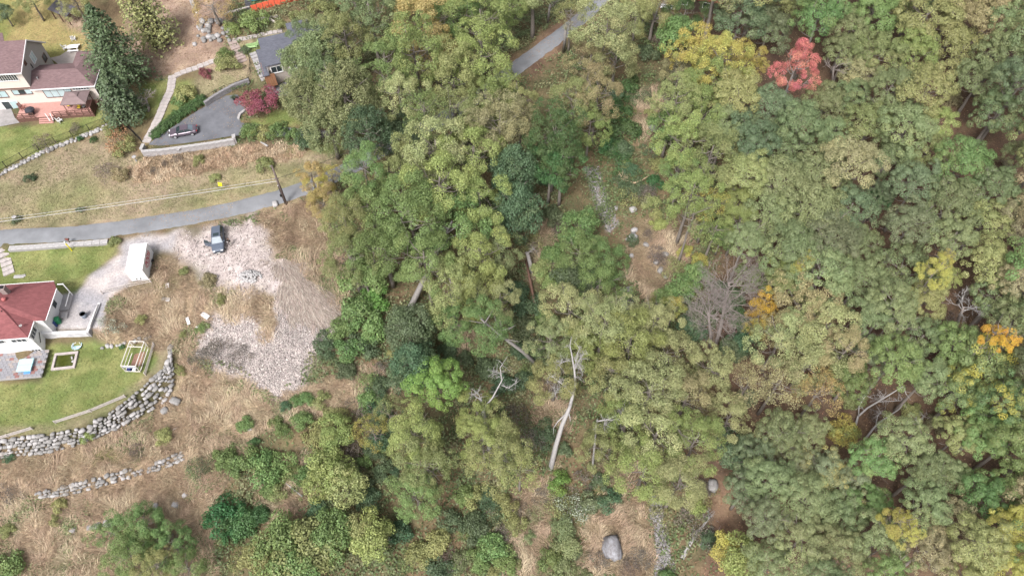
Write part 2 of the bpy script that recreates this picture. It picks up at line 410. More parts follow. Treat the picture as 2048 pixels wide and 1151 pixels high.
# below the road
paint('dry', DRY, [[(520,425),(600,395),(690,380),(690,560),(700,640),(650,620),(600,560),(540,490)], [(205,600),(240,590),(320,520),(360,520),(420,590),(440,660),(380,720),(330,700),(210,690),(180,650)]], 14)
paint('dry', DRY, [[(-300,905),(60,905),(190,880),(300,830),(356,770),(360,700),(440,740),(560,790),(700,740),(790,790),(640,830),(520,870),(430,1000),(440,1160),(300,1300),(-300,1300)]], 12)
paint('dry', DRY, [[(640,740),(760,740),(800,790),(650,830)], [(500,960),(600,900),(620,1010),(540,1050)], [(1030,960),(1110,960),(1100,1160),(1020,1160)], [(1180,1000),(1300,1000),(1320,1160),(1150,1160)], [(1260,200),(1320,170),(1330,240),(1280,300)], [(1260,430),(1400,440),(1370,560),(1300,620),(1260,580)], [(1040,440),(1100,420),(1110,560),(1060,560)], [(880,620),(960,640),(920,720)], [(1080,760),(1150,830),(1110,930),(1060,820)], [(1190,940),(1290,930),(1260,990),(1200,985)]], 22, 1.6, .48)
paint('green_low', LAWN * .8, [[(150,900),(230,880),(250,900),(190,940)], [(440,560),(500,570),(480,610)], [(300,560),(350,555),(340,600)], [(1150,1000),(1200,980),(1230,1010),(1170,1040)]], 14, 1.4, .8)
paint('dry', DRY * .9, [[(420,560),(520,575),(560,600),(560,690),(520,700),(430,640)]], 14, 1.2)
paint('gravel', GRAV, [[(345,478),(400,462),(500,432),(525,455),(545,500),(600,540),(640,570),(690,650),(640,690),(610,740),(560,800),(520,770),(440,730),(395,690),(430,640),(470,650),(520,690),(560,690),(555,600),(520,580),(480,600),(440,570),(400,545),(360,515)]], 24, 1.6)
paint('gravel', GRAV * 1.0, [[(395,690),(450,640),(500,640),(560,700),(610,700),(600,760),(560,800),(500,760),(430,730)]], 26, 1.8)
paint('drive', two((.33,.31,.32),(.45,.40,.39), N_MID), [[(250,480),(360,462),(350,500),(310,500),(270,560),(215,600),(150,610),(150,585),(200,535),(240,505)]], 10, .7)
paint('drive', two((.30,.29,.31),(.40,.37,.37), N_MID), [[(118,580),(160,585),(215,600),(205,655),(110,660),(110,640)]], 7, .5)
paint('lawn', LAWN, [[(-300,500),(0,505),(25,498),(240,486),(238,500),(190,540),(155,585),(118,585),(0,580),(-300,600)]], 6, .5)
paint('lawn', LAWN * 1.02, [[(-300,760),(80,765),(95,690),(205,684),(305,690),(312,735),(270,790),(200,830),(100,862),(0,868),(-300,900)]], 8, .6)
paint('worn', MEAD * .95, [[(-300,868),(100,848),(230,800),(300,745),(315,690),(345,690),(330,735),(260,795),(150,860),(-300,890)]], 8, .8, .8)
paint('stream', two((.24,.215,.22),(.34,.31,.315), N_FIN), [[(1170,335),(1197,333),(1214,395),(1238,450),(1216,466),(1192,412)], [(1240,580),(1262,575),(1265,625),(1245,625)], [(1300,990),(1320,1000),(1335,1080),(1354,1170),(1314,1170),(1312,1080)]], 5, .25)
paint('litter', two((.13,.085,.06),(.19,.125,.085), N_MID), [[(1340,480),(1400,480),(1390,540),(1350,570)], [(1430,960),(1470,960),(1480,1080),(1420,1160),(1390,1160),(1440,1040)], [(1040,110),(1110,40),(1140,40),(1130,110),(1060,160)]], 12, 1.2)
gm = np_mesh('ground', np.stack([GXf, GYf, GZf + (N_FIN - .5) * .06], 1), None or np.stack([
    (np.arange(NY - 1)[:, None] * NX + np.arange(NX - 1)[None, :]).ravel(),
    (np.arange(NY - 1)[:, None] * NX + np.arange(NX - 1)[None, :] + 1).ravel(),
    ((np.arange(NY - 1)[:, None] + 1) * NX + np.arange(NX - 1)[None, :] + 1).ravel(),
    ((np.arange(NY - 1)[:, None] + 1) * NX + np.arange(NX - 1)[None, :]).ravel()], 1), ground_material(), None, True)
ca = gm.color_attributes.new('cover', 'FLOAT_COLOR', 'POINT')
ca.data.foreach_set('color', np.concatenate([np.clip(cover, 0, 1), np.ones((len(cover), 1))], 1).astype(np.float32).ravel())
ground = bpy.data.objects.new('ground', gm); COL.objects.link(ground)
struct(ground)

PAVED = np.zeros(len(GXf))
for _a, _b in zip(ROAD, ROAD[1:]):
    _dx, _dy = _b[0] - _a[0], _b[1] - _a[1]; _t = np.clip(((PXf - _a[0]) * _dx + (PYf - _a[1]) * _dy) / (_dx * _dx + _dy * _dy), 0, 1)
    PAVED = np.maximum(PAVED, (np.hypot((PXf - _a[0] - _t * _dx) * .7, PYf - _a[1] - _t * _dy) < 21) * 1.0)
PAVED = np.maximum(PAVED, poly_mask([(290,294),(345,250),(452,188),(480,186),(496,212),(482,240),(540,246),(660,258),(660,280),(480,276),(320,296)], 3, 0))
PAVED = np.maximum(PAVED, poly_mask([(-100,170),(100,110),(175,95),(210,200),(200,226),(40,250),(-100,260)], 3, 0))
PAVED = np.maximum(PAVED, poly_mask([(-100,560),(106,556),(122,580),(100,700),(92,768),(-100,775)], 3, 0))
def sample(maskname, n, seed, extra=None):
    m = POLY[maskname] if isinstance(maskname, str) else maskname
    rg = np.random.default_rng(seed)
    M = m.reshape(NY, NX); dx = np.gradient(GX); dy = np.gradient(GY)
    vis = (PXf > -60) & (PXf < 2110) & (PYf > -60) & (PYf < 1220)
    w = (M * dx[None, :] * dy[:, None]).ravel() * (m > .35) * vis * (PAVED < .5)
    if extra is not None: w = w * extra
    idx = rg.choice(len(w), n, p=w / w.sum())
    x = GXf[idx] + (rg.random(n) - .5) * dx[idx % NX]; y = GYf[idx] + (rg.random(n) - .5) * dy[idx // NX]
    return x, y, terr(x, y), rg
def stuff(name, me, label, cat, c, c2):
    o = bpy.data.objects.new(name, me); COL.objects.link(o); o.color = (*c, .75); o['second_colour'] = list(c2)
    o['kind'] = 'stuff'; o['label'] = label; o['category'] = cat
    return o
def blades(name, x, y, z, rg, length, width, lean, swirl, jit=.5, seed=5, tufts=True):
    n = len(x)
    ang = fbm(x, y, swirl, seed, 2) * 4 * math.pi + rg.normal(0, jit, n)
    L = length * (.6 + .8 * rg.random(n)); d = np.stack([np.cos(ang), np.sin(ang)], 1)
    side = np.stack([-d[:, 1], d[:, 0]], 1)
    le = np.clip(lean + rg.normal(0, .18, n), .1, 1.45)
    wd = width * (.6 + .8 * rg.random(n))
    P0 = np.stack([x, y, z - .03], 1)
    M = P0 + np.concatenate([d * (L * .5 * np.sin(le * .7))[:, None], (L * .5 * np.cos(le * .7))[:, None]], 1)
    T = M + np.concatenate([d * (L * .5 * np.sin(np.minimum(le * 1.3, 1.7)))[:, None], (L * .5 * np.cos(np.minimum(le * 1.3, 1.7)))[:, None]], 1)
    S = np.concatenate([side * wd[:, None] * .5, np.zeros((n, 1))], 1)
    V = np.stack([P0 - S, P0 + S, M + S, M - S, T + S * .3, T - S * .3], 1).reshape(-1, 3)
    b = np.arange(n)[:, None] * 6
    Fa = np.concatenate([b + np.array([0, 1, 2, 3]), b + np.array([3, 2, 4, 5])], 1).reshape(-1, 4)
    lob = np.repeat(np.clip(fbm(x, y, 1.7, seed + 3, 2) * .7 + rg.random(n) * .4, 0, 1), 2)
    return np_mesh(name, V, Fa, LEAF, lob)
def leafscatter(name, x, y, z, rg, size, height, seed=1, up=.6):
    n = len(x)
    h = height * np.clip(fbm(x, y, 1.6, seed, 2) * 2 - .6, 0, 1.2) * (.5 + .5 * rg.random(n))
    c = np.stack([x, y, z + .03 + h], 1)
    nr = rg.normal(0, 1, (n, 3)) * (1 - up); nr[:, 2] = np.abs(nr[:, 2]) + up
    return quads(name, c, nr, size, rg, np.clip(fbm(x, y, 2.1, seed + 9, 2) * .8 + rg.random(n) * .3, 0, 1))
def quads(name, c, nr, size, rg, lob):
    n = len(c); nr = nr / np.linalg.norm(nr, axis=1, keepdims=True)
    a = rg.normal(0, 1, (n, 3)); t = a - nr * (a * nr).sum(1, keepdims=True); t /= np.linalg.norm(t, axis=1, keepdims=True)
    b = np.cross(nr, t); s = (size * (.65 + .7 * rg.random(n)))[:, None] * .5
    V = np.stack([c - t * s, c - b * s * .72 + t * s * .1, c + t * s, c + b * s * .72 + t * s * .1], 1).reshape(-1, 3)
    return np_mesh(name, V, np.arange(n * 4).reshape(-1, 4), LEAF, lob)

def vis_dry(): return np.clip(POLY['dry'] - POLY['gravel'] * .8 - POLY['lawn'] - POLY['drive'] - POLY['stream'] * 1.0, 0, 1)
x, y, z, rg = sample(vis_dry(), 105000, 1)
stuff('dry_grass', blades('dry_grass', x, y, z, rg, .8, .042, .95, 4.5, .55), 'tall tan dry grass matted over the slopes below the boulder walls', 'grass', (.37, .275, .19), (.53, .42, .31))
x, y, z, rg = sample(vis_dry(), 6000, 21, np.clip(fbm(GXf, GYf, 3, 66, 2) * 4 - 1.8, 0, 1))
stuff('grass_tussocks', blades('grass_tussocks', x, y, z, rg, .9, .05, .9, 3.5, .5), 'paler tussocks standing out of the matted dry grass', 'grass', (.46, .365, .26), (.56, .46, .34))
x, y, z, rg = sample(vis_dry(), 22000, 22, np.clip(fbm(GXf, GYf, 4, 67, 3) * 5 - 2.9, 0, 1))
stuff('green_weeds', leafscatter('green_weeds', x, y, z, rg, .26, .4, 14), 'ragged green weeds coming through the dry grass', 'weeds', (.17, .20, .09), (.26, .24, .13))
x, y, z, rg = sample('dry_bank', 9000, 2)
stuff('bank_grass', blades('bank_grass', x, y, z, rg, .5, .06, .8, 3.0, 1.0), 'short dry weeds on the bank under the driveway wall', 'weeds', (.42, .30, .20), (.58, .46, .36))
x, y, z, rg = sample(np.clip(POLY['meadow'] - POLY['dry_bank'], 0, 1), 16000, 3)
stuff('meadow_grass', blades('meadow_grass', x, y, z, rg, .22, .07, .8, 3.0, 1.5), 'mown olive meadow grass beside the lane', 'grass', (.19, .185, .09), (.29, .24, .14))
x, y, z, rg = sample('lawn', 26000, 4)
stuff('lawn_grass', blades('lawn_grass', x, y, z, rg, .14, .07, .7, 3.0, 2.0), 'short green mown lawn grass around the houses', 'grass', (.14, .18, .06), (.22, .23, .09))
wmix = np.clip(1 - POLY['dry'] - POLY['meadow'] - POLY['lawn'] - POLY['gravel'] - POLY['drive'] - POLY['wood'] - POLY['dirt'] - POLY['dry_bank'], 0, 1) * ((PXf > 430) & (PXf < 1500))
x, y, z, rg = sample(wmix, 110000, 5, np.clip(fbm(GXf, GYf, 5, 77, 3) * 3 - .9, .12, 1))
stuff('ground_vines', leafscatter('ground_vines', x, y, z, rg, .34, .9, 4), 'low tangle of green vines and weeds on the valley floor', 'undergrowth', (.115, .155, .065), (.22, .19, .11))
x, y, z, rg = sample(wmix, 16000, 6)
stuff('weed_stalks', blades('weed_stalks', x, y, z, rg, .8, .05, .9, 4.0), 'straggling brown weed stalks among the vines', 'weeds', (.24, .16, .09), (.36, .26, .16))
x, y, z, rg = sample(np.clip(POLY['wood'] + POLY['dirt'] + POLY['litter'], 0, 1), 26000, 7)
stuff('fallen_leaves', leafscatter('fallen_leaves', x, y, z, rg, .24, .05, 8, .85), 'brown fallen leaves strewn on the wood floor', 'leaves', (.20, .115, .07), (.33, .21, .14))

edge = np.clip(sum(np.roll(PAVED.reshape(NY, NX), k, a) for k in (-1, 1) for a in (0, 1)).ravel(), 0, 1) * (PXf > 250)
_pv = PAVED.copy(); PAVED = PAVED * 0
x, y, z, rg = sample(edge * np.clip(fbm(GXf, GYf, 4, 55, 2) * 3 - 1, 0, 1), 2600, 13)
stuff('driveway_leaves', leafscatter('driveway_leaves', x, y, z + .1, rg, .14, .02, 18, .9), 'scattered brown leaves drifted along the paving edges', 'leaves', (.30, .19, .12), (.40, .28, .18)); PAVED = _pv
# stones of the loose gravel, real lumps
def lumps(name, x, y, z, rg, size, m):
    n = len(x); o = np.array([(1,0,0),(-1,0,0),(0,1,0),(0,-1,0),(0,0,1),(0,0,-.4)], float)
    r = size * np.exp(rg.normal(0, .35, n)); V = np.stack([x, y, z], 1)[:, None, :] + o[None] * r[:, None, None] * (.6 + .7 * rg.random((n, 6, 1)))
    a = rg.random(n) * 6.28; c_, s_ = np.cos(a)[:, None], np.sin(a)[:, None]
    dx = V[..., 0] - x[:, None]; dy = V[..., 1] - y[:, None]; V[..., 0] = x[:, None] + dx * c_ - dy * s_; V[..., 1] = y[:, None] + dx * s_ + dy * c_
    t = np.array([(0,2,4),(2,1,4),(1,3,4),(3,0,4),(2,0,5),(1,2,5),(3,1,5),(0,3,5)])
    Fa = (np.arange(n)[:, None, None] * 6 + t[None]).reshape(-1, 3)
    return np_mesh(name, V.reshape(-1, 3), Fa, m, np.repeat(rg.random(n), 8))
slope = np.clip((PYf - 600) / 60, .12, 1)
x, y, z, rg = sample('gravel', 16000, 8, slope)
stuff('gravel_stones', lumps('gravel_stones', x, y, z, rg, .10, LEAF), 'loose pinkish crushed stone spilling down the bank', 'gravel', (.37, .325, .31), (.52, .465, .45))
x, y, z, rg = sample('stream', 6000, 9)
stuff('stream_stones', lumps('stream_stones', x, y, z, rg, .11, LEAF), 'small grey stones lining the narrow streambed', 'stones', (.23, .215, .215), (.36, .34, .34))

# ------------------------------------------------------------------ plants
BARK = mat('bark', (.20, .175, .155), .9, .3, 4, .4)
BARKG = mat('pale_bark', (.26, .24, .23), .85, .25, 5, .3)
DEADW = mat('dead_wood', (.33, .315, .31), .8, .22, 6, .3)
TWIG = mat('twigs', (.25, .215, .20), .9, .2, 3)
def fib(n, rg):
    i = np.arange(n) + .5; ph = np.arccos(1 - 2 * i / n); th = i * 2.399963 + rg.random() * 6.28
    return np.stack([np.cos(th) * np.sin(ph), np.sin(th) * np.sin(ph), np.cos(ph)], 1)
def unit(a): return a / (np.linalg.norm(a, axis=-1, keepdims=True) + 1e-9)
def crown_mesh(name, seed, Rr=6.0, sz=(1, 1, .8), nb=14, br=.42, ns=10, lr=.16, per=85, leaf=.34, rough=.45, zmin=-.35, spread=.62, droop=0.0, shell=(.7, .45), irr=.09, drop=0.0, relief=(.72, .3)):
    rg = np.random.default_rng(seed); S = np.array(sz) * Rr
    d = fib(int(nb * 1.6), rg); d = d[d[:, 2] > zmin]; d = unit(d + rg.normal(0, .16, d.shape))
    d = d[rg.random(len(d)) >= drop]; big = d * S * (spread + rg.normal(0, irr, (len(d), 1)))
    big = np.concatenate([big, [[0, 0, S[2] * .45]]]); bR = br * Rr * (1 - 3 * irr + 6 * irr * rg.random(len(big)))
    C = []; N = []; Lb = []
    for c, r in zip(big, bR):
        bl = rg.random()
        sd_ = fib(int(ns * 1.7), rg); ax = unit(c * .7 + np.array([0, 0, .45 * Rr])); sd_ = sd_[(sd_ @ ax) > -.3]; sd_ = unit(sd_ + rg.normal(0, .22, sd_.shape))
        for q in sd_:
            sc = c + q * r * (relief[0] + relief[1] * rg.random()) * np.array([1, 1, .85]); rr = lr * Rr * (.65 + .75 * rg.random())
            sc[2] -= droop * np.hypot(sc[0], sc[1]) * rg.random()
            n = max(10, int(per * (rr / (lr * Rr)) ** 2)); f = fib(int(n * 1.5), rg); a2 = unit(ax * .5 + q * .5 + np.array([0, 0, .35])); f = f[(f @ a2) > -.3]
            f = f + rg.normal(0, .12, f.shape)
            p = sc + f * rr * (shell[0] + shell[1] * rg.random((len(f), 1))) * np.array([1, 1, .9 + droop])
            C.append(p); N.append(f * .6 + a2 * .35 + rg.normal(0, rough, f.shape)); Lb.append(np.clip(bl * .55 + rg.random() * .45 + rg.normal(0, .06, len(f)), 0, 1))
    C = np.concatenate(C); N = np.concatenate(N); Lb = np.concatenate(Lb)
    return quads(name, C, N, leaf, rg, Lb)
def trunk_mesh(name, seed, hc=12.0, Rr=6.0, m=None):
    r_ = random.Random(seed); b = MB(); top = hc + Rr * .35
    path = [Vector((0, 0, -.4))]; 
    for i in range(1, 8):
        t = i / 7; path.append(Vector((r_.gauss(0, .18) * t, r_.gauss(0, .18) * t, top * t)))
    b.tube(path, [.42 * (1 - .8 * i / 7) + .04 for i in range(8)], 7)
    for k in range(13):
        t = r_.uniform(.5, .93); z0 = top * t; a = k * 2.4 + r_.uniform(-.4, .4); L = Rr * r_.uniform(.5, .85) * (1.25 - t * .5)
        p0 = Vector((0, 0, z0)); e = Vector((math.cos(a) * L, math.sin(a) * L, z0 + L * r_.uniform(.25, .7))); mdl = (p0 + e) / 2 + Vector((0, 0, -.1 * L)) + Vector((r_.gauss(0, .2), r_.gauss(0, .2), 0))
        b.tube([p0, mdl, e], [.13, .08, .03], 4, False)
        for j in range(2):
            f = mdl.lerp(e, r_.uniform(.1, .8)); g = f + Vector((r_.gauss(0, 1), r_.gauss(0, 1), r_.uniform(.2, 1.2))) * .22 * Rr
            b.tube([f, g], [.05, .02], 3, False)
    return b.mesh(name, m or BARK, True)
PROTO = {
 'oak':   [crown_mesh('oak_crown', 100 + i, relief=(.6, .55), nb=14, br=.33, ns=7, lr=.125, per=95, leaf=.26, rough=.16, shell=(.88, .13), sz=(1, 1, 1.0), irr=.09, spread=.66, zmin=-.3) for i in range(5)],
 'open':  [crown_mesh('open_crown', 200 + i, sz=(1, 1, 1.25), nb=15, br=.25, ns=8, lr=.105, per=88, leaf=.21, rough=.45, zmin=-.65, spread=.72, irr=.14, drop=.12) for i in range(6)],
 'thin':  [crown_mesh('thin_crown', 300 + i, sz=(1, 1, 1.1), nb=16, br=.24, ns=7, lr=.11, per=30, leaf=.25, rough=.8, zmin=-.6, spread=.7, irr=.13, drop=.15) for i in range(3)],
 'droop': [crown_mesh('drooping_crown', 400 + i, sz=(1, 1, 1.0), nb=18, br=.27, ns=10, lr=.095, per=56, leaf=.25, rough=.5, zmin=-.5, droop=.4, irr=.12) for i in range(3)],
 'tall':  [crown_mesh('tall_crown', 500 + i, Rr=4.0, sz=(.9, .9, 1.9), nb=22, br=.38, ns=9, lr=.16, per=42, leaf=.28, rough=.4, zmin=-.8, spread=.7, irr=.12) for i in range(2)],
 'small': [crown_mesh('small_crown', 600 + i, Rr=3.0, sz=(1, 1, .9), nb=11, br=.32, ns=7, lr=.18, per=52, leaf=.25, rough=.4, irr=.13, spread=.68, drop=.1) for i in range(5)],
 'shrub': [crown_mesh('shrub_foliage', 700 + i, Rr=2.0, sz=(1, 1, .55), nb=10, br=.30, ns=6, lr=.20, per=40, leaf=.21, rough=.45, zmin=-.1, irr=.15, spread=.7, drop=.2) for i in range(6)],
 'weedy': [crown_mesh('weedy_foliage', 800 + i, Rr=2.0, sz=(1, 1, .55), nb=10, br=.30, ns=6, lr=.24, per=16, leaf=.18, rough=.9, zmin=-.1, irr=.16, spread=.7, drop=.2) for i in range(4)],
}
PR = {'oak': 6, 'open': 6, 'thin': 6, 'droop': 6, 'tall': 4, 'small': 3, 'shrub': 2, 'weedy': 2}
TRUNKS = [trunk_mesh('trunk', 900 + i) for i in range(3)]
PALE_TRUNKS = [trunk_mesh('trunk', 950 + i, m=BARKG) for i in range(2)]
def stem_mesh(seed):
    r_ = random.Random(seed); b = MB()
    for k in range(7):
        a = k * .9 + r_.random(); L = r_.uniform(.8, 1.5)
        b.tube([(0, 0, -.15), (math.cos(a) * L * .4, math.sin(a) * L * .4, L * .5), (math.cos(a) * L, math.sin(a) * L, L * .8)], [.05, .035, .015], 4, False)
    return b.mesh('stems', BARK, True)
STEMS = [stem_mesh(i) for i in range(2)]
# leaf colours (base colour, second colour of some boughs), and how they read
CLR = {
 'sage':   ((.215, .262, .118), (.280, .295, .120), 'grey-green'),
 'blue':   ((.165, .215, .112), (.215, .245, .115), 'blue-green'),
 'olive':  ((.285, .310, .118), (.355, .335, .135), 'olive-green'),
 'tan':    ((.340, .315, .155), (.430, .350, .180), 'tan-tinged'),
 'brown':  ((.290, .262, .140), (.340, .265, .150), 'brownish olive'),
 'green':  ((.172, .265, .088), (.240, .290, .095), 'mid green'),
 'bright': ((.165, .300, .070), (.210, .320, .075), 'bright leaf-green'),
 'deep':   ((.078, .160, .055), (.100, .172, .056), 'deep green'),
 'spruce': ((.105, .160, .075), (.150, .195, .085), 'spruce green'),
 'dark':   ((.105, .155, .080), (.140, .175, .080), 'dark green'),
 'yg':     ((.275, .335, .105), (.355, .360, .118), 'yellow-green'),
 'pale':   ((.340, .380, .165), (.450, .410, .200), 'pale yellow-green'),
 'yellow': ((.430, .385, .095), (.280, .310, .095), 'yellow'),
 'gold':   ((.620, .400, .050), (.660, .340, .040), 'golden-orange'),
 'straw':  ((.440, .350, .140), (.470, .300, .120), 'straw-yellow'),
 'lemon':  ((.450, .430, .110), (.480, .400, .090), 'lemon-yellow'),
 'red':    ((.720, .215, .195), (.780, .280, .240), 'coral-red'),
 'wine':   ((.290, .085, .105), (.220, .140, .090), 'wine-red'),
 'twig':   ((.190, .155, .135), (.250, .195, .160), 'brown twiggy'),
 'orange': ((.400, .230, .120), (.300, .250, .130), 'rust-tinged'),
 'white':  ((.360, .370, .290), (.200, .225, .120), 'white-flecked'),
 'mixyel': ((.190, .265, .105), (.500, .400, .075), 'gold-flecked green'),
 'mixtan': ((.215, .255, .140), (.450, .350, .120), 'gold-flecked grey-green'),
}
def soft(c, k=.10):
    l = .3 * c[0] + .55 * c[1] + .15 * c[2]; return tuple(x + (l - x) * k for x in c)
CLR = {k: (tuple(x * .9 for x in soft(a, .04)), tuple(x * .9 for x in soft(b, .06)), w) for k, (a, b, w) in CLR.items()}
LAND = [(1590,140,'near the coral-red maple'), (1450,540,'beside the bare grey-twigged trees'), (1760,820,'around the clearing of bleached branches'), (1990,690,'beside the golden-orange topped tree'), (1400,1060,'beside the fallen forked white log'),
 (1222,1090,'beside the big grey boulder'), (1120,850,'around the broken dead trunk'), (1205,420,'along the upper stony streambed'), (1280,320,'by the split fallen bough above the stream'), (1120,60,'beside the lane where it climbs through the trees'),
 (590,130,'beside the dark flat-roofed house'), (650,400,'at the lane bend past the utility pole'), (850,480,'around the tall straight pale trunk'), (640,660,'along the foot of the crushed stone bank'), (240,120,'beside the brown-roofed house'),
 (280,1080,'below the lowest terrace stones'), (560,960,'on the dry grass slope below the stone bank'), (870,900,'in the valley below the bright green tree'), (1850,300,'deep in the unbroken oak wood'), (1700,560,'on the wood edge behind the yellow-orange sapling'), (1650,1000,'on the lower wood slope of mixed gold and grey-green'), (1900,1050,'by the brownish crowns of the lower wood'), (100,330,'on the mown slope below the black fence'), (450,330,'on the weedy bank under the driveway wall'), (420,150,'beside the garden path steps'), (360,640,'on the rough ground between container and stone bank'), (200,880,'among the boulder terraces'), (960,180,'in the grove between the dark roof and the lane')]
def near_land(px, py): return min(LAND, key=lambda q: (q[0] - px) ** 2 + (q[1] - py) ** 2)[2]
LABELS = {}; TREES = []
def tree(px, py, rp, kind='oak', col='sage', hc=None, base=None, flat=1.0, pale=False, label=None, name=None):
    k = PR[kind]; p = W(px, py, 8.0)
    for _ in range(6):
        Rr = rp * depth_of(p) / FPX
        h = hc if hc is not None else (1.15 * Rr + 5.0 + ((px * 7 + py * 13) % 60) / 10.0 - 2.6 if kind in ('oak', 'open', 'thin', 'droop') else (1.9 * Rr * flat + 1.0 if kind == 'tall' else (1.5 * Rr + .8 if kind == 'small' else .30 * Rr)))
        p = W(px, py, TZ(p.x, p.y) + h)
    s = Rr / k; z0 = TZ(p.x, p.y); c, c2, word = CLR[col]
    low = kind in ('shrub', 'weedy')
    nm = name or ('bush' if low else ('sapling' if kind == 'small' and Rr < 2.4 else 'broadleaf_tree'))
    custom = label is not None
    if label is None:
        size = ('small ' if Rr < 1.1 else '') if low else ('broad ' if Rr > 6.6 else ('slim ' if kind == 'tall' else ('small ' if Rr < 3.6 else ('open-crowned ' if kind in ('open', 'thin') else ('drooping ' if kind == 'droop' else 'rounded ')))))
        what = {'bush': 'bush', 'sapling': 'sapling', 'broadleaf_tree': 'tree'}.get(nm, nm.replace('_', ' '))
        label = f'{size}{word} {what} {near_land(px, py)}'
    LABELS[label] = LABELS.get(label, 0) + 1
    t = thing(nm, label, 'bush' if low else 'tree', (p.x, p.y, z0), 0, label)
    TREES.append((px, py, word, t, label)) if not custom else None
    v = rnd.uniform(.8, 1.12); w = rnd.uniform(-.025, .02)
    a = rnd.uniform(0, 6.28)
    cr = inst('foliage' if low else 'crown', rnd.choice(PROTO[kind]), t, (0, 0, h), (0, 0, a), (s * rnd.uniform(.92, 1.05) * (rnd.uniform(.75, 1.2) if low else 1), s * rnd.uniform(.9, 1.08), s * flat))
    cr.color = (max(.01, c[0] * v + w), c[1] * v, c[2] * v, {'oak': .22, 'open': .42, 'thin': .6, 'droop': .4, 'tall': .5, 'small': .45, 'shrub': .5, 'weedy': .7}[kind]); cr['second_colour'] = [c2[0] * v, c2[1] * v, c2[2] * v]
    if low:
        inst('stems', STEMS[rnd.randrange(2)], t, (0, 0, 0), (0, 0, a), (Rr / 2 * 1.1, Rr / 2 * 1.1, Rr / 2 * .8))
    elif base is not None:
        b0 = G(*base); q = b0 - Vector((p.x, p.y, z0)); e = Vector((0, 0, h * 1.1)); b = MB(); r0 = .085 * Rr
        q.z -= .3
        b.tube([q, q.lerp(e, .3) + Vector((.1, 0, .3)), q.lerp(e, .65), e], [r0, r0 * .82, r0 * .6, r0 * .25], 8)
        for j in range(9):
            f = q.lerp(e, rnd.uniform(.5, .95)); an = j * 2.4; b.tube([f, f + Vector((math.cos(an), math.sin(an), .6)) * Rr * .55], [r0 * .3, .03], 4, False)
        b.build('trunk', BARKG, t, True)
    else:
        inst('trunk', rnd.choice(PALE_TRUNKS if pale else TRUNKS), t, (0, 0, 0), (0, 0, a), (s * k / 6, s * k / 6, h / 12 if kind != 'tall' else h / 10))
    return t

# --- trees of the grove between the houses and the stream
T = tree
T(740,25,62,'open','sage'); T(690,70,58,'open','olive'); T(650,70,45,'open','sage',7); T(592,118,36,'droop','sage',8); T(612,78,38,'open','sage',6); T(640,150,50,'droop','sage',10); T(770,125,58,'open','green'); T(632,112,66,'droop','sage',9); T(690,190,78,'droop','sage'); T(612,190,56,'droop','sage',9); T(735,262,62,'droop','dark'); T(660,255,62,'droop','sage',7)
T(850,60,72,'open','straw'); T(830,110,70,'open','yg'); T(800,190,58,'open','pale'); T(905,30,60,'open','green'); T(960,40,64,'open','yg'); T(1018,20,46,'open','yg'); T(905,150,66,'open','olive'); T(960,120,70,'open','yg'); T(978,198,58,'open','yg'); T(900,220,58,'thin','olive'); T(1000,250,64,'open','tan'); T(940,260,56,'open','pale')
T(850,225,52,'thin','green'); T(800,270,52,'droop','dark',6)
T(870,300,76,'open','pale'); T(945,310,66,'open','yg'); T(730,345,56,'open','green'); T(800,350,62,'open','olive'); T(880,375,78,'open','yg'); T(740,420,74,'open','green'); T(690,440,54,'open','olive'); T(820,430,82,'open','green'); T(905,450,82,'open','green',None,(816,622)); T(960,400,58,'open','yg'); T(700,515,58,'open','olive'); T(770,500,72,'open','green'); T(850,520,66,'open','green'); T(960,510,62,'open','yg'); T(1000,500,46,'open','pale'); T(900,570,62,'open','olive'); T(955,580,62,'open','yg'); T(960,645,60,'open','green',None,(1078,730)); T(1000,600,42,'open','pale'); T(730,560,46,'small','green',5); T(900,640,46,'open','green',6)
T(622,350,32,'open','straw',5); T(648,408,40,'open','straw',5); T(664,352,28,'thin','lemon',5); T(640,378,30,'open','lemon',5)
T(1028,345,48,'tall','dark',9); T(1035,420,46,'tall','dark',8); T(1110,265,62,'open','deep'); T(1125,320,54,'open','deep'); T(1100,340,50,'open','deep',8)
T(1212,62,64,'open','pale'); T(1232,112,54,'open','pale'); T(1180,122,46,'open','tan'); T(1150,200,48,'open','olive'); T(1195,190,54,'open','tan'); T(1180,250,42,'open','yg',8); T(1042,208,40,'open','olive'); T(1040,260,46,'open','tan')
T(1162,452,40,'small','green',5); T(1160,510,50,'open','green',6); T(1205,525,48,'open','green',5); T(1200,565,58,'open','green',5); T(1145,560,40,'small','dark',4)
# --- valley below
T(820,665,46,'tall','dark',6.5); T(872,768,54,'oak','bright',8); T(830,730,46,'tall','dark',6); T(810,760,40,'small','dark',4); T(830,870,62,'open','yg',8); T(850,930,64,'open','olive',8); T(830,985,54,'open','green',7); T(955,830,50,'open','yg',5.5); T(1000,900,66,'open','olive',9); T(965,880,54,'open','yg',9); T(1040,940,44,'thin','yg',8); T(745,860,38,'thin','yellow',5); T(780,830,40,'thin','olive',5)
T(1140,615,58,'open','pale'); T(1100,680,50,'open','pale',8); T(1210,640,60,'open','pale'); T(1260,680,72,'open','yg'); T(1310,640,52,'open','pale'); T(1330,710,64,'open','pale'); T(1240,745,60,'open','olive',8); T(1110,760,56,'open','olive',6.5); T(1165,700,50,'open','yg',6); T(1300,780,72,'open','pale'); T(1370,800,66,'open','tan'); T(1255,835,58,'open','yg',6); T(1310,870,76,'open','pale'); T(1390,880,66,'open','yg'); T(1420,740,56,'open','pale'); T(1290,940,66,'open','yg'); T(1360,960,62,'open','pale'); T(1205,895,50,'open','olive',4.5); T(1460,830,52,'open','pale'); T(1460,900,40,'small','blue',5)
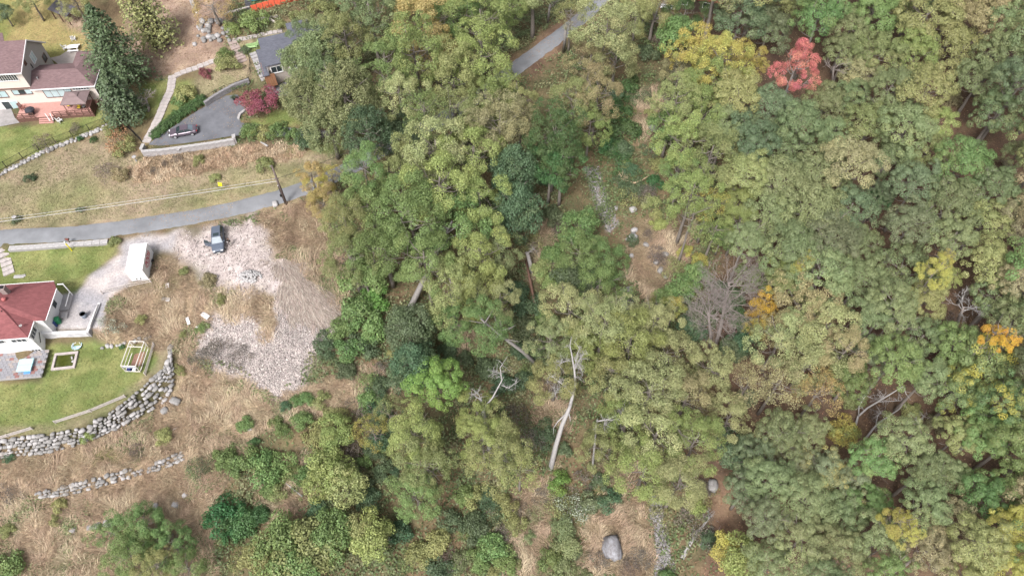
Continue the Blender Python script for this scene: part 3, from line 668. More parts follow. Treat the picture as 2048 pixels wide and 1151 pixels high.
T(1600,620,72,'open','tan'); T(1650,660,66,'open','pale'); T(1560,680,62,'open','pale'); T(1620,720,72,'open','pale'); T(1690,700,54,'open','tan'); T(1560,760,54,'thin','tan'); T(1640,780,52,'thin','straw'); T(1500,760,46,'thin','tan')
T(1365,585,34,'small','green',3); T(1335,600,26,'small','green',2.5); T(1390,555,30,'small','green',3); T(1520,625,30,'thin','gold',7); T(1530,600,28,'thin','gold',8); T(1515,655,26,'thin','yellow',7); T(1350,612,22,'small','yellow',6); T(1492,484,46,'oak','sage'); T(1478,446,38,'open','yg',8); T(1445,470,30,'small','green',5); T(1142,28,34,'thin','olive',8); T(1478,640,26,'small','deep',4); T(1450,600,36,'small','dark',3); T(1400,640,34,'small','dark',3); T(1380,660,30,'small','dark',3); T(1500,560,34,'small','green',4); T(1480,690,34,'small','dark',3)
# --- wood edge along the stream's far bank
T(1385,110,54,'open','yellow'); T(1440,115,62,'open','yellow'); T(1490,130,40,'open','yellow'); T(1360,140,40,'open','tan'); T(1420,170,60,'open','yg'); T(1470,190,58,'oak','olive'); T(1350,205,50,'open','olive'); T(1400,230,64,'open','yg'); T(1370,290,62,'open','yg'); T(1420,310,58,'open','olive'); T(1362,345,42,'open','green'); T(1385,380,58,'open','yg'); T(1385,435,44,'thin','yg'); T(1420,410,44,'thin','yellow'); T(1330,250,36,'small','green',6); T(1450,260,52,'oak','sage'); T(1372,262,20,'thin','gold',9); T(1430,460,42,'thin','yg',7)
T(1310,20,52,'open','olive',7); T(1275,20,40,'open','olive',7); T(1370,30,46,'open','deep',6); T(1350,70,40,'small','green',5)
# --- the dense wood
for a in [(1480,40,72,'blue'),(1535,60,58,'blue'),(1570,10,50,'olive'),(1640,30,74,'green'),(1700,60,58,'sage'),(1750,25,62,'green'),(1690,110,56,'sage'),(1800,30,40,'olive'),(1850,40,76,'olive'),(1890,90,70,'olive'),(1830,110,66,'yg'),(1960,40,66,'tan'),(2030,40,60,'sage'),(2000,110,60,'sage'),(2040,170,66,'blue'),(1960,160,54,'sage'),(1760,115,60,'olive'),(1720,150,52,'tan'),(1780,180,60,'sage'),(1850,180,70,'olive'),(1700,200,54,'sage'),(1650,210,62,'sage'),(1540,220,66,'blue'),(1600,250,62,'sage'),(1500,280,60,'blue'),(1560,300,66,'sage'),(1660,280,54,'sage'),(1740,250,60,'olive'),(1810,260,62,'sage'),(1870,250,52,'yg'),(1850,310,58,'olive'),(1920,330,74,'green'),(1990,230,60,'sage'),(2035,310,40,'sage'),(1700,330,72,'tan'),(1640,350,66,'sage'),(1560,370,70,'sage'),(1490,350,58,'olive'),(1470,410,50,'yg'),(1780,320,50,'sage'),(1830,370,62,'blue'),(1760,390,40,'dark'),(1900,410,66,'sage'),(1990,380,66,'sage'),(1620,430,80,'sage'),(1700,420,60,'blue'),(1540,440,66,'sage'),(1660,480,76,'blue'),(1580,500,66,'sage'),(1720,490,52,'sage'),(1820,450,62,'blue'),(1960,450,66,'olive'),(2030,440,60,'brown'),(1900,480,58,'sage'),(1640,550,72,'sage'),(1720,560,66,'sage'),(1800,540,70,'sage'),(1570,570,52,'olive'),(1780,610,66,'sage'),(1850,600,52,'olive'),(1880,550,44,'yg'),(1985,530,66,'olive'),(2035,560,60,'brown'),(1990,600,60,'sage'),(1740,640,58,'sage'),(2030,640,60,'sage'),(1740,710,54,'blue'),(1700,760,62,'green'),(1790,720,66,'green'),(1840,680,56,'sage'),(1850,760,60,'sage'),(1910,690,66,'green'),(1960,740,80,'mixyel'),(1920,790,66,'mixyel'),(2030,740,56,'sage'),(2010,800,66,'mixyel'),(1970,860,72,'green'),(2030,880,66,'green'),(1920,870,52,'olive'),(1810,880,62,'sage'),(1850,940,66,'sage'),(1750,920,60,'green'),(1900,950,52,'sage'),(1560,870,60,'sage'),(1620,860,52,'sage'),(1510,910,58,'blue'),(1590,930,60,'mixtan'),(1650,940,60,'mixtan'),(1540,960,66,'sage'),(1700,960,50,'mixtan'),(1610,1000,62,'sage'),(1680,1020,62,'sage'),(1490,980,52,'blue'),(1530,1040,60,'blue'),(1740,1000,50,'green'),(1600,1080,72,'sage'),(1680,1100,66,'sage'),(1760,1080,66,'sage'),(1540,1130,60,'sage'),(1850,1010,62,'sage'),(1900,1050,72,'brown'),(1860,1100,72,'brown'),(1960,990,66,'green'),(2030,970,60,'green'),(1960,1090,66,'olive'),(2030,1060,60,'lemon'),(2020,1130,66,'lemon'),(1930,1150,60,'olive'),(1780,1150,60,'green'),(1650,1160,60,'sage')]:
    T(a[0], a[1], a[2] * (.80 + .13 * ((a[0] * 3 + a[1]) % 7) / 6), 'oak', a[3], None if a[2] > 56 else 7.5)
for i, x_ in enumerate(range(1440, 2100, 84)): T(x_, -42, 74, 'oak', ['sage', 'olive', 'blue', 'green', 'tan'][i % 5])
for i, y_ in enumerate(range(60, 1150, 118)): T(2104, y_, 76, 'oak', ['sage', 'blue', 'olive', 'brown', 'green'][i % 5])
for i, x_ in enumerate(range(700, 1080, 92)): T(x_, -46, 66, 'open', ['sage', 'yg', 'olive', 'green', 'pale'][i % 5])
T(1790,1045,34,'open','lemon',13); T(1815,1060,28,'open','lemon',13); T(1985,672,26,'open','gold',15); T(2015,682,24,'open','gold',15); T(1870,545,34,'open','lemon',13); T(1890,520,20,'open','lemon',13); T(1612,520,18,'small','yellow',12); T(1595,535,14,'small','yellow',12); T(1690,870,34,'small','yellow',3); T(1480,1120,44,'small','yg',5); T(1455,1100,34,'small','lemon',4); T(1560,540,30,'open','yg',8); T(1800,620,30,'open','yg',9); T(1465,700,30,'small','dark',3); T(1760,400,24,'small','deep',5)
T(1590,138,50,'open','red',12,None,1.05,True,'coral-red maple standing alone among the green oaks','maple_tree')

# --- bushes and young growth
for a in [(88,286,19,'twig'),(150,256,15,'twig'),(236,280,34,'orange'),(222,262,20,'olive'),(252,300,24,'olive'),(212,342,20,'twig'),(240,350,22,'brown'),(60,356,12,'dark'),(160,421,9,'dark'),(34,442,10,'dark'),(309,343,8,'twig'),(330,327,9,'twig'),(353,318,10,'twig'),(397,320,13,'olive'),(530,330,20,'olive'),(430,356,12,'olive'),(160,278,8,'deep'),(187,280,9,'deep'),
 (230,483,13,'olive'),(500,262,20,'green'),(530,266,22,'olive'),(556,262,22,'green'),(500,265,12,'yellow'),(620,280,28,'dark'),(590,272,20,'green'),(372,188,24,'olive'),(360,200,16,'green'),(408,148,15,'wine'),(452,130,24,'olive'),(450,110,16,'green'),(508,42,30,'green'),(465,58,16,'yg'),(250,222,20,'dark'),(238,205,22,'dark'),(462,40,14,'twig'),(590,80,20,'olive'),(610,40,24,'olive'),(650,20,26,'olive'),(565,92,12,'green'),(490,100,10,'dark'),(560,50,14,'olive'),
 (225,655,24,'white'),(162,860,16,'yg'),(245,695,7,'deep'),(22,985,24,'twig'),(12,1060,18,'olive'),(20,1130,34,'green'),(120,1010,18,'olive'),(110,1040,14,'olive'),(445,600,13,'olive'),(420,560,16,'brown'),(370,545,12,'olive'),(280,640,14,'olive'),(430,705,30,'twig'),(395,720,22,'twig'),(360,740,12,'olive'),(480,710,24,'twig'),(275,905,16,'twig'),(20,915,14,'dark'),(330,870,18,'olive'),(405,655,12,'green'),(365,670,9,'olive'),
 (590,800,16,'green'),(612,795,18,'green'),(570,810,14,'dark'),(640,800,20,'olive'),(600,840,26,'green'),(560,850,20,'green'),(510,882,12,'deep'),(455,918,26,'green'),(490,930,30,'green'),(525,940,36,'green'),(560,935,28,'green'),(545,975,24,'green'),(450,1030,36,'deep'),(490,1040,34,'deep'),(470,1065,30,'deep'),(520,1030,24,'deep'),(700,700,36,'green'),(740,660,36,'green'),(715,620,36,'green'),(745,600,30,'bright'),(680,660,26,'green'),(650,690,22,'dark'),(725,690,30,'dark'),(690,740,24,'dark'),(760,770,24,'dark'),(735,800,24,'green'),(720,830,30,'twig'),(760,820,30,'dark'),(680,830,22,'olive'),(640,870,30,'olive'),(700,900,30,'twig'),(760,880,28,'dark'),(770,940,28,'dark'),(740,1000,28,'dark'),(640,1020,26,'dark'),(720,980,28,'dark'),
 (1115,965,26,'bright'),(1150,1020,34,'white'),(1130,1050,28,'sage'),(1180,1005,26,'blue'),(1215,1000,24,'dark'),(1170,960,26,'twig'),(1200,960,20,'dark'),(1140,1090,26,'sage'),(1100,1120,24,'green'),(950,1050,30,'dark'),(985,1090,34,'green'),(1010,1120,30,'green'),(960,1120,26,'green'),(900,1040,30,'dark'),(880,1090,34,'olive'),(930,990,26,'green'),(1010,1010,24,'olive'),(880,1140,30,'dark'),(800,1060,30,'dark'),(830,1110,30,'olive'),(1090,870,24,'dark'),(1130,900,20,'blue'),(1255,1135,20,'twig'),(1400,1060,26,'twig'),(1420,1080,22,'dark'),(1395,1005,24,'yg'),(1370,1020,22,'twig'),(1330,1150,20,'green'),(1230,850,20,'dark'),(1060,880,26,'twig'),
 (1225,225,30,'deep'),(1250,260,30,'deep'),(1210,300,26,'deep'),(1240,300,26,'dark'),(1260,340,20,'dark'),(1290,110,24,'dark'),(1320,85,20,'twig'),(1255,180,26,'deep'),(1230,190,24,'dark'),(1250,372,14,'dark'),(1270,380,22,'dark'),(1310,365,18,'deep'),(1105,430,22,'dark'),(1120,450,20,'twig'),(1060,620,30,'dark'),(1050,660,30,'dark'),(1090,640,26,'green'),(1100,560,28,'green'),(1080,540,24,'olive'),(1030,580,26,'dark'),(1040,700,24,'dark'),(930,720,24,'dark'),(900,700,26,'dark'),(970,740,30,'dark'),(1010,770,30,'dark'),(1050,760,24,'dark'),(900,680,22,'green'),(860,640,24,'twig'),(1310,430,16,'olive'),(1265,480,16,'dark'),(1295,470,14,'twig'),(1320,330,18,'olive'),(1300,230,14,'olive'),(1090,360,20,'dark'),(1400,520,20,'yellow'),(1370,500,16,'yellow'),(1030,830,26,'twig'),
 (1870,850,24,'brown'),(1900,200,22,'brown'),(1750,840,20,'twig'),(1700,800,20,'olive'),(1900,640,22,'twig'),(1540,780,24,'twig'),(1490,800,26,'blue'),(2010,330,16,'brown'),(1820,820,24,'olive')]:
    T(a[0], a[1], a[2], 'weedy' if a[3] in ('twig', 'orange', 'white') else 'shrub', a[3])
rs = random.Random(77)
for (x0, y0, x1, y1, n, cols) in [(880,980,1180,1150,26,'green olive dark sage twig olive'.split()), (1040,430,1110,760,12,'dark olive twig green'.split()), (1215,170,1320,420,14,'deep dark olive twig'.split()), (640,700,800,960,18,'dark olive twig green'.split()), (1250,430,1400,640,12,'olive twig yg'.split()), (440,830,640,1000,8,'olive green'.split()), (380,880,1000,1150,10,'dark green olive'.split()), (1180,930,1450,1120,10,'olive twig dark'.split())]:
    for _ in range(n):
        c_ = rs.choice(cols); T(rs.uniform(x0, x1), rs.uniform(y0, y1), rs.uniform(12, 26), 'weedy' if rs.random() < .5 or c_ == 'twig' else 'shrub', c_)
# larger leafy mounds near the frame's foot
for a in [(225,1065,46,'green'),(285,1050,58,'green'),(340,1085,52,'green'),(265,1110,60,'green'),(375,1135,44,'green'),(310,1130,52,'olive'),(560,1090,56,'green'),(620,1100,62,'olive'),(660,1070,46,'green'),(600,1140,50,'green'),(520,1110,40,'olive'),(750,1080,50,'yg'),(730,1060,36,'olive'),(660,940,46,'yg'),(690,970,42,'olive'),(640,960,38,'yg'),(670,870,34,'yg')]:
    T(a[0], a[1], a[2] * (.9 if a[0] < 400 else 1), 'open' if a[0] < 400 else 'small', a[3], 3.6 if a[0] < 400 else 3.2)

# ------------------------------------------------------------------ special trees
NEEDLE = LEAF
def conifer(name, label, base, hgt, rad, col, seed, lean=(0, 0), per=26, dens=1.0):
    b0 = G(*base); rg = np.random.default_rng(seed); t = thing(name, label, 'tree', b0)
    MB().tube([(0, 0, -.3), (lean[0] * .5, lean[1] * .5, hgt * .5), (lean[0], lean[1], hgt)], [.38, .24, .03], 7).build('trunk', BARK, t, True)
    C = []; N = []; L = []; lb = MB()
    nl = int(hgt * 3.2 * dens)
    for i in range(nl):
        tz = (i + .5) / nl; z = hgt * (.12 + .88 * tz); r = rad * (1 - tz ** 1.5) ** .8 * rg.uniform(.7, 1.15) + .25
        ax = np.array([lean[0] * tz, lean[1] * tz])
        for k in range(5):
            a = i * 2.1 + k * 1.257 + rg.uniform(-.3, .3); d = np.array([math.cos(a), math.sin(a)]); bl = rg.random()
            dr = rg.uniform(.15, .35)
            lb.tube([(ax[0], ax[1], z), (ax[0] + d[0] * r, ax[1] + d[1] * r, z - dr * r * .8)], [.05, .012], 3, False)
            n = int(per * (.4 + r / rad)); u = rg.random(n) ** .7; w = rg.normal(0, .16, n) * (.3 + u) * min(r, 2.4)
            p = np.stack([ax[0] + d[0] * r * u - d[1] * w, ax[1] + d[1] * r * u + d[0] * w, z - dr * r * u * u + rg.normal(0, .08, n)], 1)
            C.append(p); nn = rg.normal(0, .4, (n, 3)); nn[:, 2] += .8; nn[:, :2] += d * .4; N.append(nn); L.append(np.clip(bl * .7 + rg.random(n) * .3, 0, 1))
    cr = bpy.data.objects.new('crown', quads('needles', np.concatenate(C), np.concatenate(N), .42, rg, np.concatenate(L))); COL.objects.link(cr); cr.parent = t
    lb.build('branches', BARK, t)
    c, c2, _ = CLR[col]; cr.color = (*c, .5); cr['second_colour'] = list(c2)
    return t
conifer('spruce_tree', 'tall broad spruce beside the corner of the brown-roofed house', (254, 168), 16, 5.6, 'spruce', 41, (.4, .3), 30, 1.0)
conifer('spruce_tree', 'shorter dark spruce between the brown-roofed house and the path steps', (256, 238), 10.5, 3.6, 'dark', 44, (.3, .2), 26, 1.1)
conifer('pine_tree', 'thin olive pine with bare lower trunk behind the tall spruce', (312, 95), 13, 4.0, 'olive', 42, (-1.2, .5), 16, .7)
conifer('pine_tree', 'slender olive pine on the leaf-strewn yard', (335, 88), 14, 3.4, 'olive', 43, (-1.4, .5), 14, .7)
T(426, 14, 46, 'thin', 'straw', 4, None, .9, False, 'straw-yellow tree dropping leaves by the rock garden', 'broadleaf_tree')
T(8, 25, 20, 'small', 'dark', 3, None, 1, False, 'small dark tree on the back lawn', 'broadleaf_tree')
T(150, 2, 40, 'open', 'olive', 5, None, 1, False, 'olive-green tree over the garden shed frame', 'broadleaf_tree')
T(60, -5, 34, 'open', 'olive', 5, None, 1, False, 'olive-green tree at the far edge of the back lawn', 'broadleaf_tree')
T(512, 202, 36, 'small', 'wine', 2.3, None, .55, False, 'spreading wine-red dwarf maple beside the asphalt driveway', 'maple_tree')

def bare_tree(name, label, base, crown, rp, seed, hc=9.0, n0=9, m=TWIG, gens=5):
    b0 = G(*base); r_ = random.Random(seed)
    top = W(crown[0], crown[1], b0.z + hc); Rr = rp * depth_of(top) / FPX
    t = thing(name, label, 'tree', b0); q = top - b0
    fork = Vector((q.x * .45, q.y * .45, hc * .55))
    MB().tube([(0, 0, -.3), fork * .5 + Vector((.1, 0, 0)), fork, Vector((q.x * .8, q.y * .8, hc * .9))], [.3, .25, .2, .1], 8).build('trunk', TWIG, t, True)
    b = MB()
    def grow(p, d, L, rad, g):
        e = p + d * L; mid = p + d * L * .5 + Vector((r_.gauss(0, .06), r_.gauss(0, .06), r_.gauss(0, .06))) * L
        b.tube([p, mid, e], [rad, rad * .8, rad * .55], 4 if g > 1 else 3, False)
        if g <= 0: return
        for k in range(3 if g > 1 else 4):
            f = mid.lerp(e, r_.random()) if k else e
            nd = (d + Vector((r_.gauss(0, .55), r_.gauss(0, .55), r_.gauss(.12, .4)))).normalized()
            grow(f, nd, L * r_.uniform(.5, .78), rad * .58, g - 1)
    for k in range(n0):
        a = k * 2.4 + r_.random(); tt = r_.uniform(.6, 1.0); p = fork.lerp(Vector((q.x * .8, q.y * .8, hc * .9)), (tt - .6) / .4)
        d = Vector((math.cos(a), math.sin(a), r_.uniform(.3, 1.0))).normalized(); grow(p, d, Rr * .6, .06, gens)
    b.build('branches', m, t)
    return t
bare_tree('bare_tree', 'leafless grey tree with a wide dome of fine twigs above the stream bank', (1432, 690), (1462, 540), 62, 5, 9.5, 24)
bare_tree('bare_tree', 'smaller leafless grey tree leaning in front of the wide bare dome', (1421, 692), (1412, 612), 48, 6, 7.5, 20)
bare_tree('bare_tree', 'thin bare grey tree beside the coral-red maple', (1660, 190), (1664, 130), 30, 8, 9, 5, TWIG, 3)
bare_tree('bare_tree', 'pale bare sapling between the brownish and grey-green crowns', (1905, 660), (1925, 610), 40, 9, 9, 6, DEADW, 3)
bare_tree('bare_tree', 'fan of bare grey twigs over the mid green crowns', (1770, 690), (1805, 645), 34, 10, 13, 5, TWIG, 3)
bare_tree('bare_shrub', 'bare grey weeping shrub beside the garden path', (297, 222), (292, 190), 22, 12, 2.4, 6, TWIG, 3)

def limbs(name, label, cat, trunks, m, part='trunk', extra=None, splinter=None):
    """trunks: list of (part name, [(px, py, height above ground at the first point, radius), ...])"""
    px, py, h0, _ = trunks[0][1][0]; b0 = G(px, py); t = thing(name, label, cat, b0)
    for pn, pts in trunks:
        P = [W(a, b_, b0.z + h) - b0 for a, b_, h, r in pts]; Rd = [r for a, b_, h, r in pts]
        k = MB().tube(P, Rd, 8 if Rd[0] > .1 else 5); o_ = k.build(pn, m, t, True)
        if pn in ('limb', 'branch'):
            tw_ = MB()
            for q in range(14):
                u = rnd.uniform(.15, 1) * (len(P) - 1.001); f = P[int(u)].lerp(P[int(u) + 1], u % 1); dv = Vector((rnd.gauss(0, 1), rnd.gauss(0, 1), rnd.gauss(.3, .7))).normalized() * rnd.uniform(.5, 1.5)
                e = f + dv; tw_.tube([f, f.lerp(e, .5) + Vector((0, 0, .08)), e], [.032, .022, .01], 3, False)
                for w_ in range(2): g2 = f.lerp(e, rnd.uniform(.4, .9)); tw_.tube([g2, g2 + Vector((rnd.gauss(0, .3), rnd.gauss(0, .3), rnd.gauss(.1, .3)))], [.016, .008], 3, False)
            tw_.build('twigs', m, o_)['kind'] = 'stuff'
    return t
limbs('dead_tree', 'broken grey dead trunk with bleached bare limbs', 'dead tree', [
 ('trunk', [(1101,938,-.2,.40),(1112,890,2.6,.35),(1124,850,5.0,.31),(1136,822,6.8,.29),(1142,808,7.6,.18)]),
 ('limb', [(1140,812,7.2,.26),(1147,785,8.6,.20),(1151,768,9.4,.17),(1149,740,10.8,.14),(1144,712,12.4,.10),(1140,690,13.6,.06),(1143,672,14.4,.03)]),
 ('limb', [(1146,788,8.6,.16),(1128,770,9.4,.11),(1110,756,10.2,.08),(1096,748,10.6,.03)]),
 ('limb', [(1150,738,11,.10),(1158,720,12,.07),(1168,706,12.8,.03)]),
 ('limb', [(1150,735,11,.08),(1154,712,12.4,.06),(1160,690,13.6,.02)]),
 ('limb', [(1145,715,12,.06),(1130,722,12.4,.04),(1115,730,12.2,.02)]),
 ('branch', [(1126,770,9.4,.06),(1115,778,9.4,.04),(1110,792,9.2,.02)]),
 ('branch', [(1158,715,12.2,.05),(1162,735,11.8,.03),(1166,750,11.4,.02)]),
 ('splinter', [(1133,826,6.6,.14),(1116,842,5.6,.08),(1107,855,4.6,.05),(1107,868,3.8,.03)]),
 ('splinter', [(1138,826,6.6,.10),(1141,842,5.8,.04)])], DEADW)
limbs('dead_tree', 'crooked grey snag rising from the yellow-green crown beside the bright green tree', 'dead tree', [
 ('trunk', [(980,905,-.2,.34),(972,850,4.0,.30),(967,825,6.4,.26),(968,812,7.2,.18)]),
 ('limb', [(968,815,7.2,.16),(962,798,8.2,.12),(950,792,8.6,.05)]), ('limb', [(968,815,7.2,.15),(985,795,8.4,.11),(1004,760,10,.08),(1000,735,11.2,.06),(1015,712,12.2,.02)]),
 ('limb', [(1003,770,9.6,.07),(1018,775,9.8,.05),(1042,758,10.4,.02)]), ('branch', [(1001,745,10.8,.05),(985,742,11,.02)]), ('branch', [(962,798,8.2,.06),(956,785,8.8,.03),(940,790,8.8,.02)])], DEADW)
limbs('dead_branches', 'spray of bleached limbs beside the broken dead trunk', 'dead tree', [
 ('trunk', [(1185,935,0,.16),(1190,880,4,.15),(1192,850,6,.14),(1195,838,7,.1)]), ('limb', [(1194,842,6.8,.12),(1215,838,7.4,.10),(1245,825,8.2,.07),(1270,822,8.4,.03)]),
 ('limb', [(1200,840,7.2,.09),(1235,838,7.4,.06),(1270,852,7.2,.03)]), ('branch', [(1212,838,7.4,.06),(1204,860,6.8,.03)]), ('branch', [(1240,828,8.2,.05),(1250,812,8.8,.02)])], DEADW)
limbs('fallen_log', 'fallen forked white log lying in the bare glade', 'log', [
 ('trunk', [(1364,1116,.15,.30),(1385,1078,.5,.25),(1402,1056,.9,.20),(1418,1035,1.4,.14),(1442,1018,1.8,.08)]), ('limb', [(1402,1058,.9,.11),(1412,1074,.8,.10),(1432,1062,.9,.08),(1450,1050,1.1,.06),(1446,1044,1.4,.03)]), ('limb', [(1418,1036,1.4,.05),(1416,1022,2.0,.02)])], DEADW)
limbs('fallen_branch', 'split pale fallen bough across the dark shrubs by the stream', 'branch', [
 ('trunk', [(1236,355,.5,.05),(1250,361,.6,.14),(1268,366,.6,.16),(1284,360,.7,.10),(1300,350,.9,.05)]), ('limb', [(1250,361,.6,.08),(1240,352,1.0,.03)])], mat('split_wood', (.56, .42, .28), .8, .25, 5))
limbs('broken_stump', 'tall splintered brown stump on the stream bank', 'stump', [
 ('trunk', [(1309,208,-.2,.4),(1307,195,1.2,.32),(1305,182,2.8,.16),(1304,172,4.2,.04)]), ('splinter', [(1311,205,.2,.14),(1315,196,.8,.03)])], mat('torn_wood', (.40, .30, .21), .85, .3, 5))
limbs('fallen_log', 'rotting red-brown log beside the dark vine thicket', 'log', [('trunk', [(1052,520,.3,.22),(1060,560,.3,.24),(1070,608,.2,.22)])], mat('rotten_wood', (.17, .10, .075), .9, .3, 5))
limbs('leaning_trunk', 'short grey broken trunk above the rotting log', 'stump', [('trunk', [(1064,545,0,.36),(1060,525,1.6,.32),(1054,504,3.4,.28)]), ('branch', [(1055,508,3.2,.06),(1066,498,4.0,.04),(1075,502,4.0,.02)])], BARKG)
for pts, lab in [([(1300,68,0,.30),(1308,38,4.5,.24),(1318,8,9,.18)], 'tall bare brown trunk beside the far bench'), ([(1280,62,0,.18),(1284,45,2.6,.15),(1290,28,5,.1)], 'short pale bare trunk next to the tall brown trunk'), ([(1127,104,0,.30),(1130,80,3.4,.27),(1132,50,7.4,.22)], 'grey tree trunk standing at the lane edge'), ([(1402,82,0,.14),(1406,55,4,.11),(1410,30,7,.08)], 'thin pale trunk behind the yellow crowns'), ([(1095,48,0,.22),(1100,10,6,.18)], 'slim grey trunk across the lane')]:
    limbs('bare_tree', lab, 'trunk', [('trunk', pts), ('branch', [(pts[-1][0] - 1, pts[-1][1] + 8, pts[-1][2] - .8, .06), (pts[-1][0] + 12, pts[-1][1] - 6, pts[-1][2] + 1.2, .02)])], BARKG)
limbs('fallen_tree', 'bleached forked dead tree lying in the wood clearing', 'dead tree', [
 ('trunk', [(1708,862,.2,.18),(1716,832,1.2,.15),(1735,815,2.6,.12),(1757,802,3.6,.11),(1780,788,4.6,.09),(1806,772,5.6,.06)]), ('limb', [(1717,832,1.4,.09),(1718,812,2.6,.08),(1728,795,3.6,.06),(1738,784,4.4,.03)]), ('limb', [(1757,803,3.6,.06),(1790,801,3.8,.05),(1812,800,3.8,.03)]), ('branch', [(1757,802,3.6,.05),(1768,790,4.6,.02)])], DEADW)
limbs('fallen_tree', 'second grey dead tree leaning below the bleached forked one', 'dead tree', [
 ('trunk', [(1728,880,.2,.16),(1745,858,1.4,.14),(1757,845,2.4,.12),(1775,833,3.2,.10),(1798,818,4,.06),(1806,808,4.6,.03)]), ('limb', [(1752,848,2.2,.08),(1755,832,3.0,.06),(1762,824,3.6,.03)]), ('limb', [(1752,852,2,.05),(1775,854,2.2,.03)]), ('limb', [(1800,846,2,.04),(1835,840,2.2,.04),(1855,828,2.6,.02)])], DEADW)
limbs('fallen_branch', 'bleached branch stub over the gold-flecked crown', 'branch', [('trunk', [(1808,775,6,.06),(1812,787,5.6,.05),(1822,800,5,.02)])], DEADW)
limbs('fallen_branch', 'long grey fallen branch on the dry slope by the green vine mound', 'branch', [('trunk', [(605,992,.4,.12),(580,972,.5,.10),(560,956,.9,.05)])], DEADW)
limbs('fallen_branch', 'thin grey stick on the grass terrace', 'branch', [('trunk', [(340,862,.2,.05),(358,852,.4,.02)])], DEADW)

# ------------------------------------------------------------------ stones
STONE = mat('stone', (.25, .24, .235), .9, .30, 2.2, .4)
STONEP = mat('pale_stone', (.37, .355, .355), .9, .25, 2.5, .3)
BOULD = mat('boulder_stone', (.115, .10, .10), .95, .4, 2.6, 1.0, c2=(.33, .335, .365))
def stone_mesh(seed, m, sub=1, flat=.7):
    bm = bmesh.new(); bmesh.ops.create_cube(bm, size=1.7); bmesh.ops.subdivide_edges(bm, edges=bm.edges[:], cuts=sub, use_grid_fill=True)
    r_ = random.Random(seed); ax = Vector((r_.uniform(.8, 1.2), r_.uniform(.75, 1.05), flat * r_.uniform(.85, 1.15)))
    for v in bm.verts:
        n = v.co.normalized(); q = v.co.lerp(n * 1.1, .62); q = q * r_.uniform(.86, 1.12); v.co = Vector((q.x * ax.x, q.y * ax.y, q.z * ax.z))
    me = bpy.data.meshes.new('stone'); bm.to_mesh(me); bm.free(); me.materials.append(m)
    me.polygons.foreach_set('use_smooth', [True] * len(me.polygons)); return me
STONES = [stone_mesh(i, STONE) for i in range(8)] + [stone_mesh(20 + i, STONEP) for i in range(4)]
def pl(pts, n):
    P = [Vector(p) for p in pts]; L = [0]
    for a, b in zip(P, P[1:]): L.append(L[-1] + (b - a).length)
    out = []
    for k in range(n):
        s_ = L[-1] * k / max(1, n - 1); i = 0
        while i < len(L) - 2 and L[i + 1] < s_: i += 1
        f = (s_ - L[i]) / max(1e-6, L[i + 1] - L[i]); out.append(P[i].lerp(P[i + 1], f))
    return out, L[-1]
def boulder_wall(name, label, top, bot, zt, zb, size, rows, skip=.0, seed=0):
    r_ = random.Random(seed); A = [W(a, b, zt) for a, b in top]; B = [W(a, b, zb) for a, b in bot]
    _, L = pl(A, 2); n = int(L / (size * 1.02)); At, _ = pl(A, n); Bt, _ = pl(B, n)
    base = on(Bt[n // 2]); t = thing(name, label, 'stone wall', base)
    for j in range(rows):
        for i in range(n):
            if r_.random() < skip * (.4 + abs(vnoise(i * .35, j * .9, 1, seed) - .2) * 2): continue
            f = (j + .35 + r_.uniform(-.12, .12)) / rows; u = min(n - 1.001, max(0, i + (.5 if j % 2 else 0) + r_.uniform(-.2, .2))); k = int(u)
            p = At[k].lerp(At[min(k + 1, n - 1)], u - k).lerp(Bt[k].lerp(Bt[min(k + 1, n - 1)], u - k), f)
            p = Vector((p.x, p.y, max(p.z, TZ(p.x, p.y)) + .05)); s_ = size * r_.uniform(.34, .74)
            d = (At[min(k + 1, n - 1)] - At[max(k - 1, 0)]); a = math.atan2(d.y, d.x)
            inst('stone', r_.choice(STONES), t, p - base, (r_.gauss(0, .2), r_.gauss(0, .2), a + r_.gauss(0, .25)), (s_ * 1.05, s_ * .9, s_ * .8))
    return t
boulder_wall('boulder_wall', 'high curved dry-stone boulder wall below the lawn fence', W1T, W1B, -3.1, -5.7, .60, 6, .10, 1)
boulder_wall('boulder_wall', 'low terrace wall of pale stones crossing the dry grass', W2T, W2B, -6.5, -7.8, .55, 3, .2, 2)
boulder_wall('boulder_wall', 'short run of stones half buried beside the leafy green trees', W3T, W3B, -8.8, -9.4, .85, 1, .2, 3)
def edging(name, label, pts, size, seed, rows=1):
    r_ = random.Random(seed); P = [G(*p) for p in pts]; _, L = pl(P, 2); n = int(L / size); Q, _ = pl(P, n); base = on(Q[n // 2]); t = thing(name, label, 'stone edging', base)
    for q in Q:
        for j in range(rows):
            p = on(q + Vector((r_.gauss(0, .08), r_.gauss(0, .08) + j * size * .7, 0)), .06); s_ = size * r_.uniform(.4, .62)
            inst('stone', r_.choice(STONES[5:]), t, p - base, (0, 0, r_.random() * 6), (s_, s_, s_ * .9))
    return t
edging('stone_edging', 'line of white stones under the black lawn fence', [(-20,362),(0,352),(40,330),(90,304),(140,286),(175,272),(212,256)], .62, 4, 2)
edging('stone_edging', 'small stones along the foot path above the meadow lawn edge', [(205,694),(250,688),(300,675)], .6, 6)
def lone(name, label, px, py, size, m=STONE, seed=0, cat='rock', flat=.75, h=.25, sub=2):
    me = stone_mesh(seed, m, sub, flat); p = G(px, py); o = inst(name, me, None, p + Vector((0, 0, size * h)), (0, 0, seed), (size, size, size)); tag(o, label, cat); return o
bo = lone('boulder', 'huge pear-shaped grey boulder standing in the tan grass', 1223, 1096, 1.75, BOULD, 71, 'boulder', 1.0, .35, 3)
bo.scale = (1.35, 1.85, 1.5); bo.rotation_euler = (.2, .1, .12)
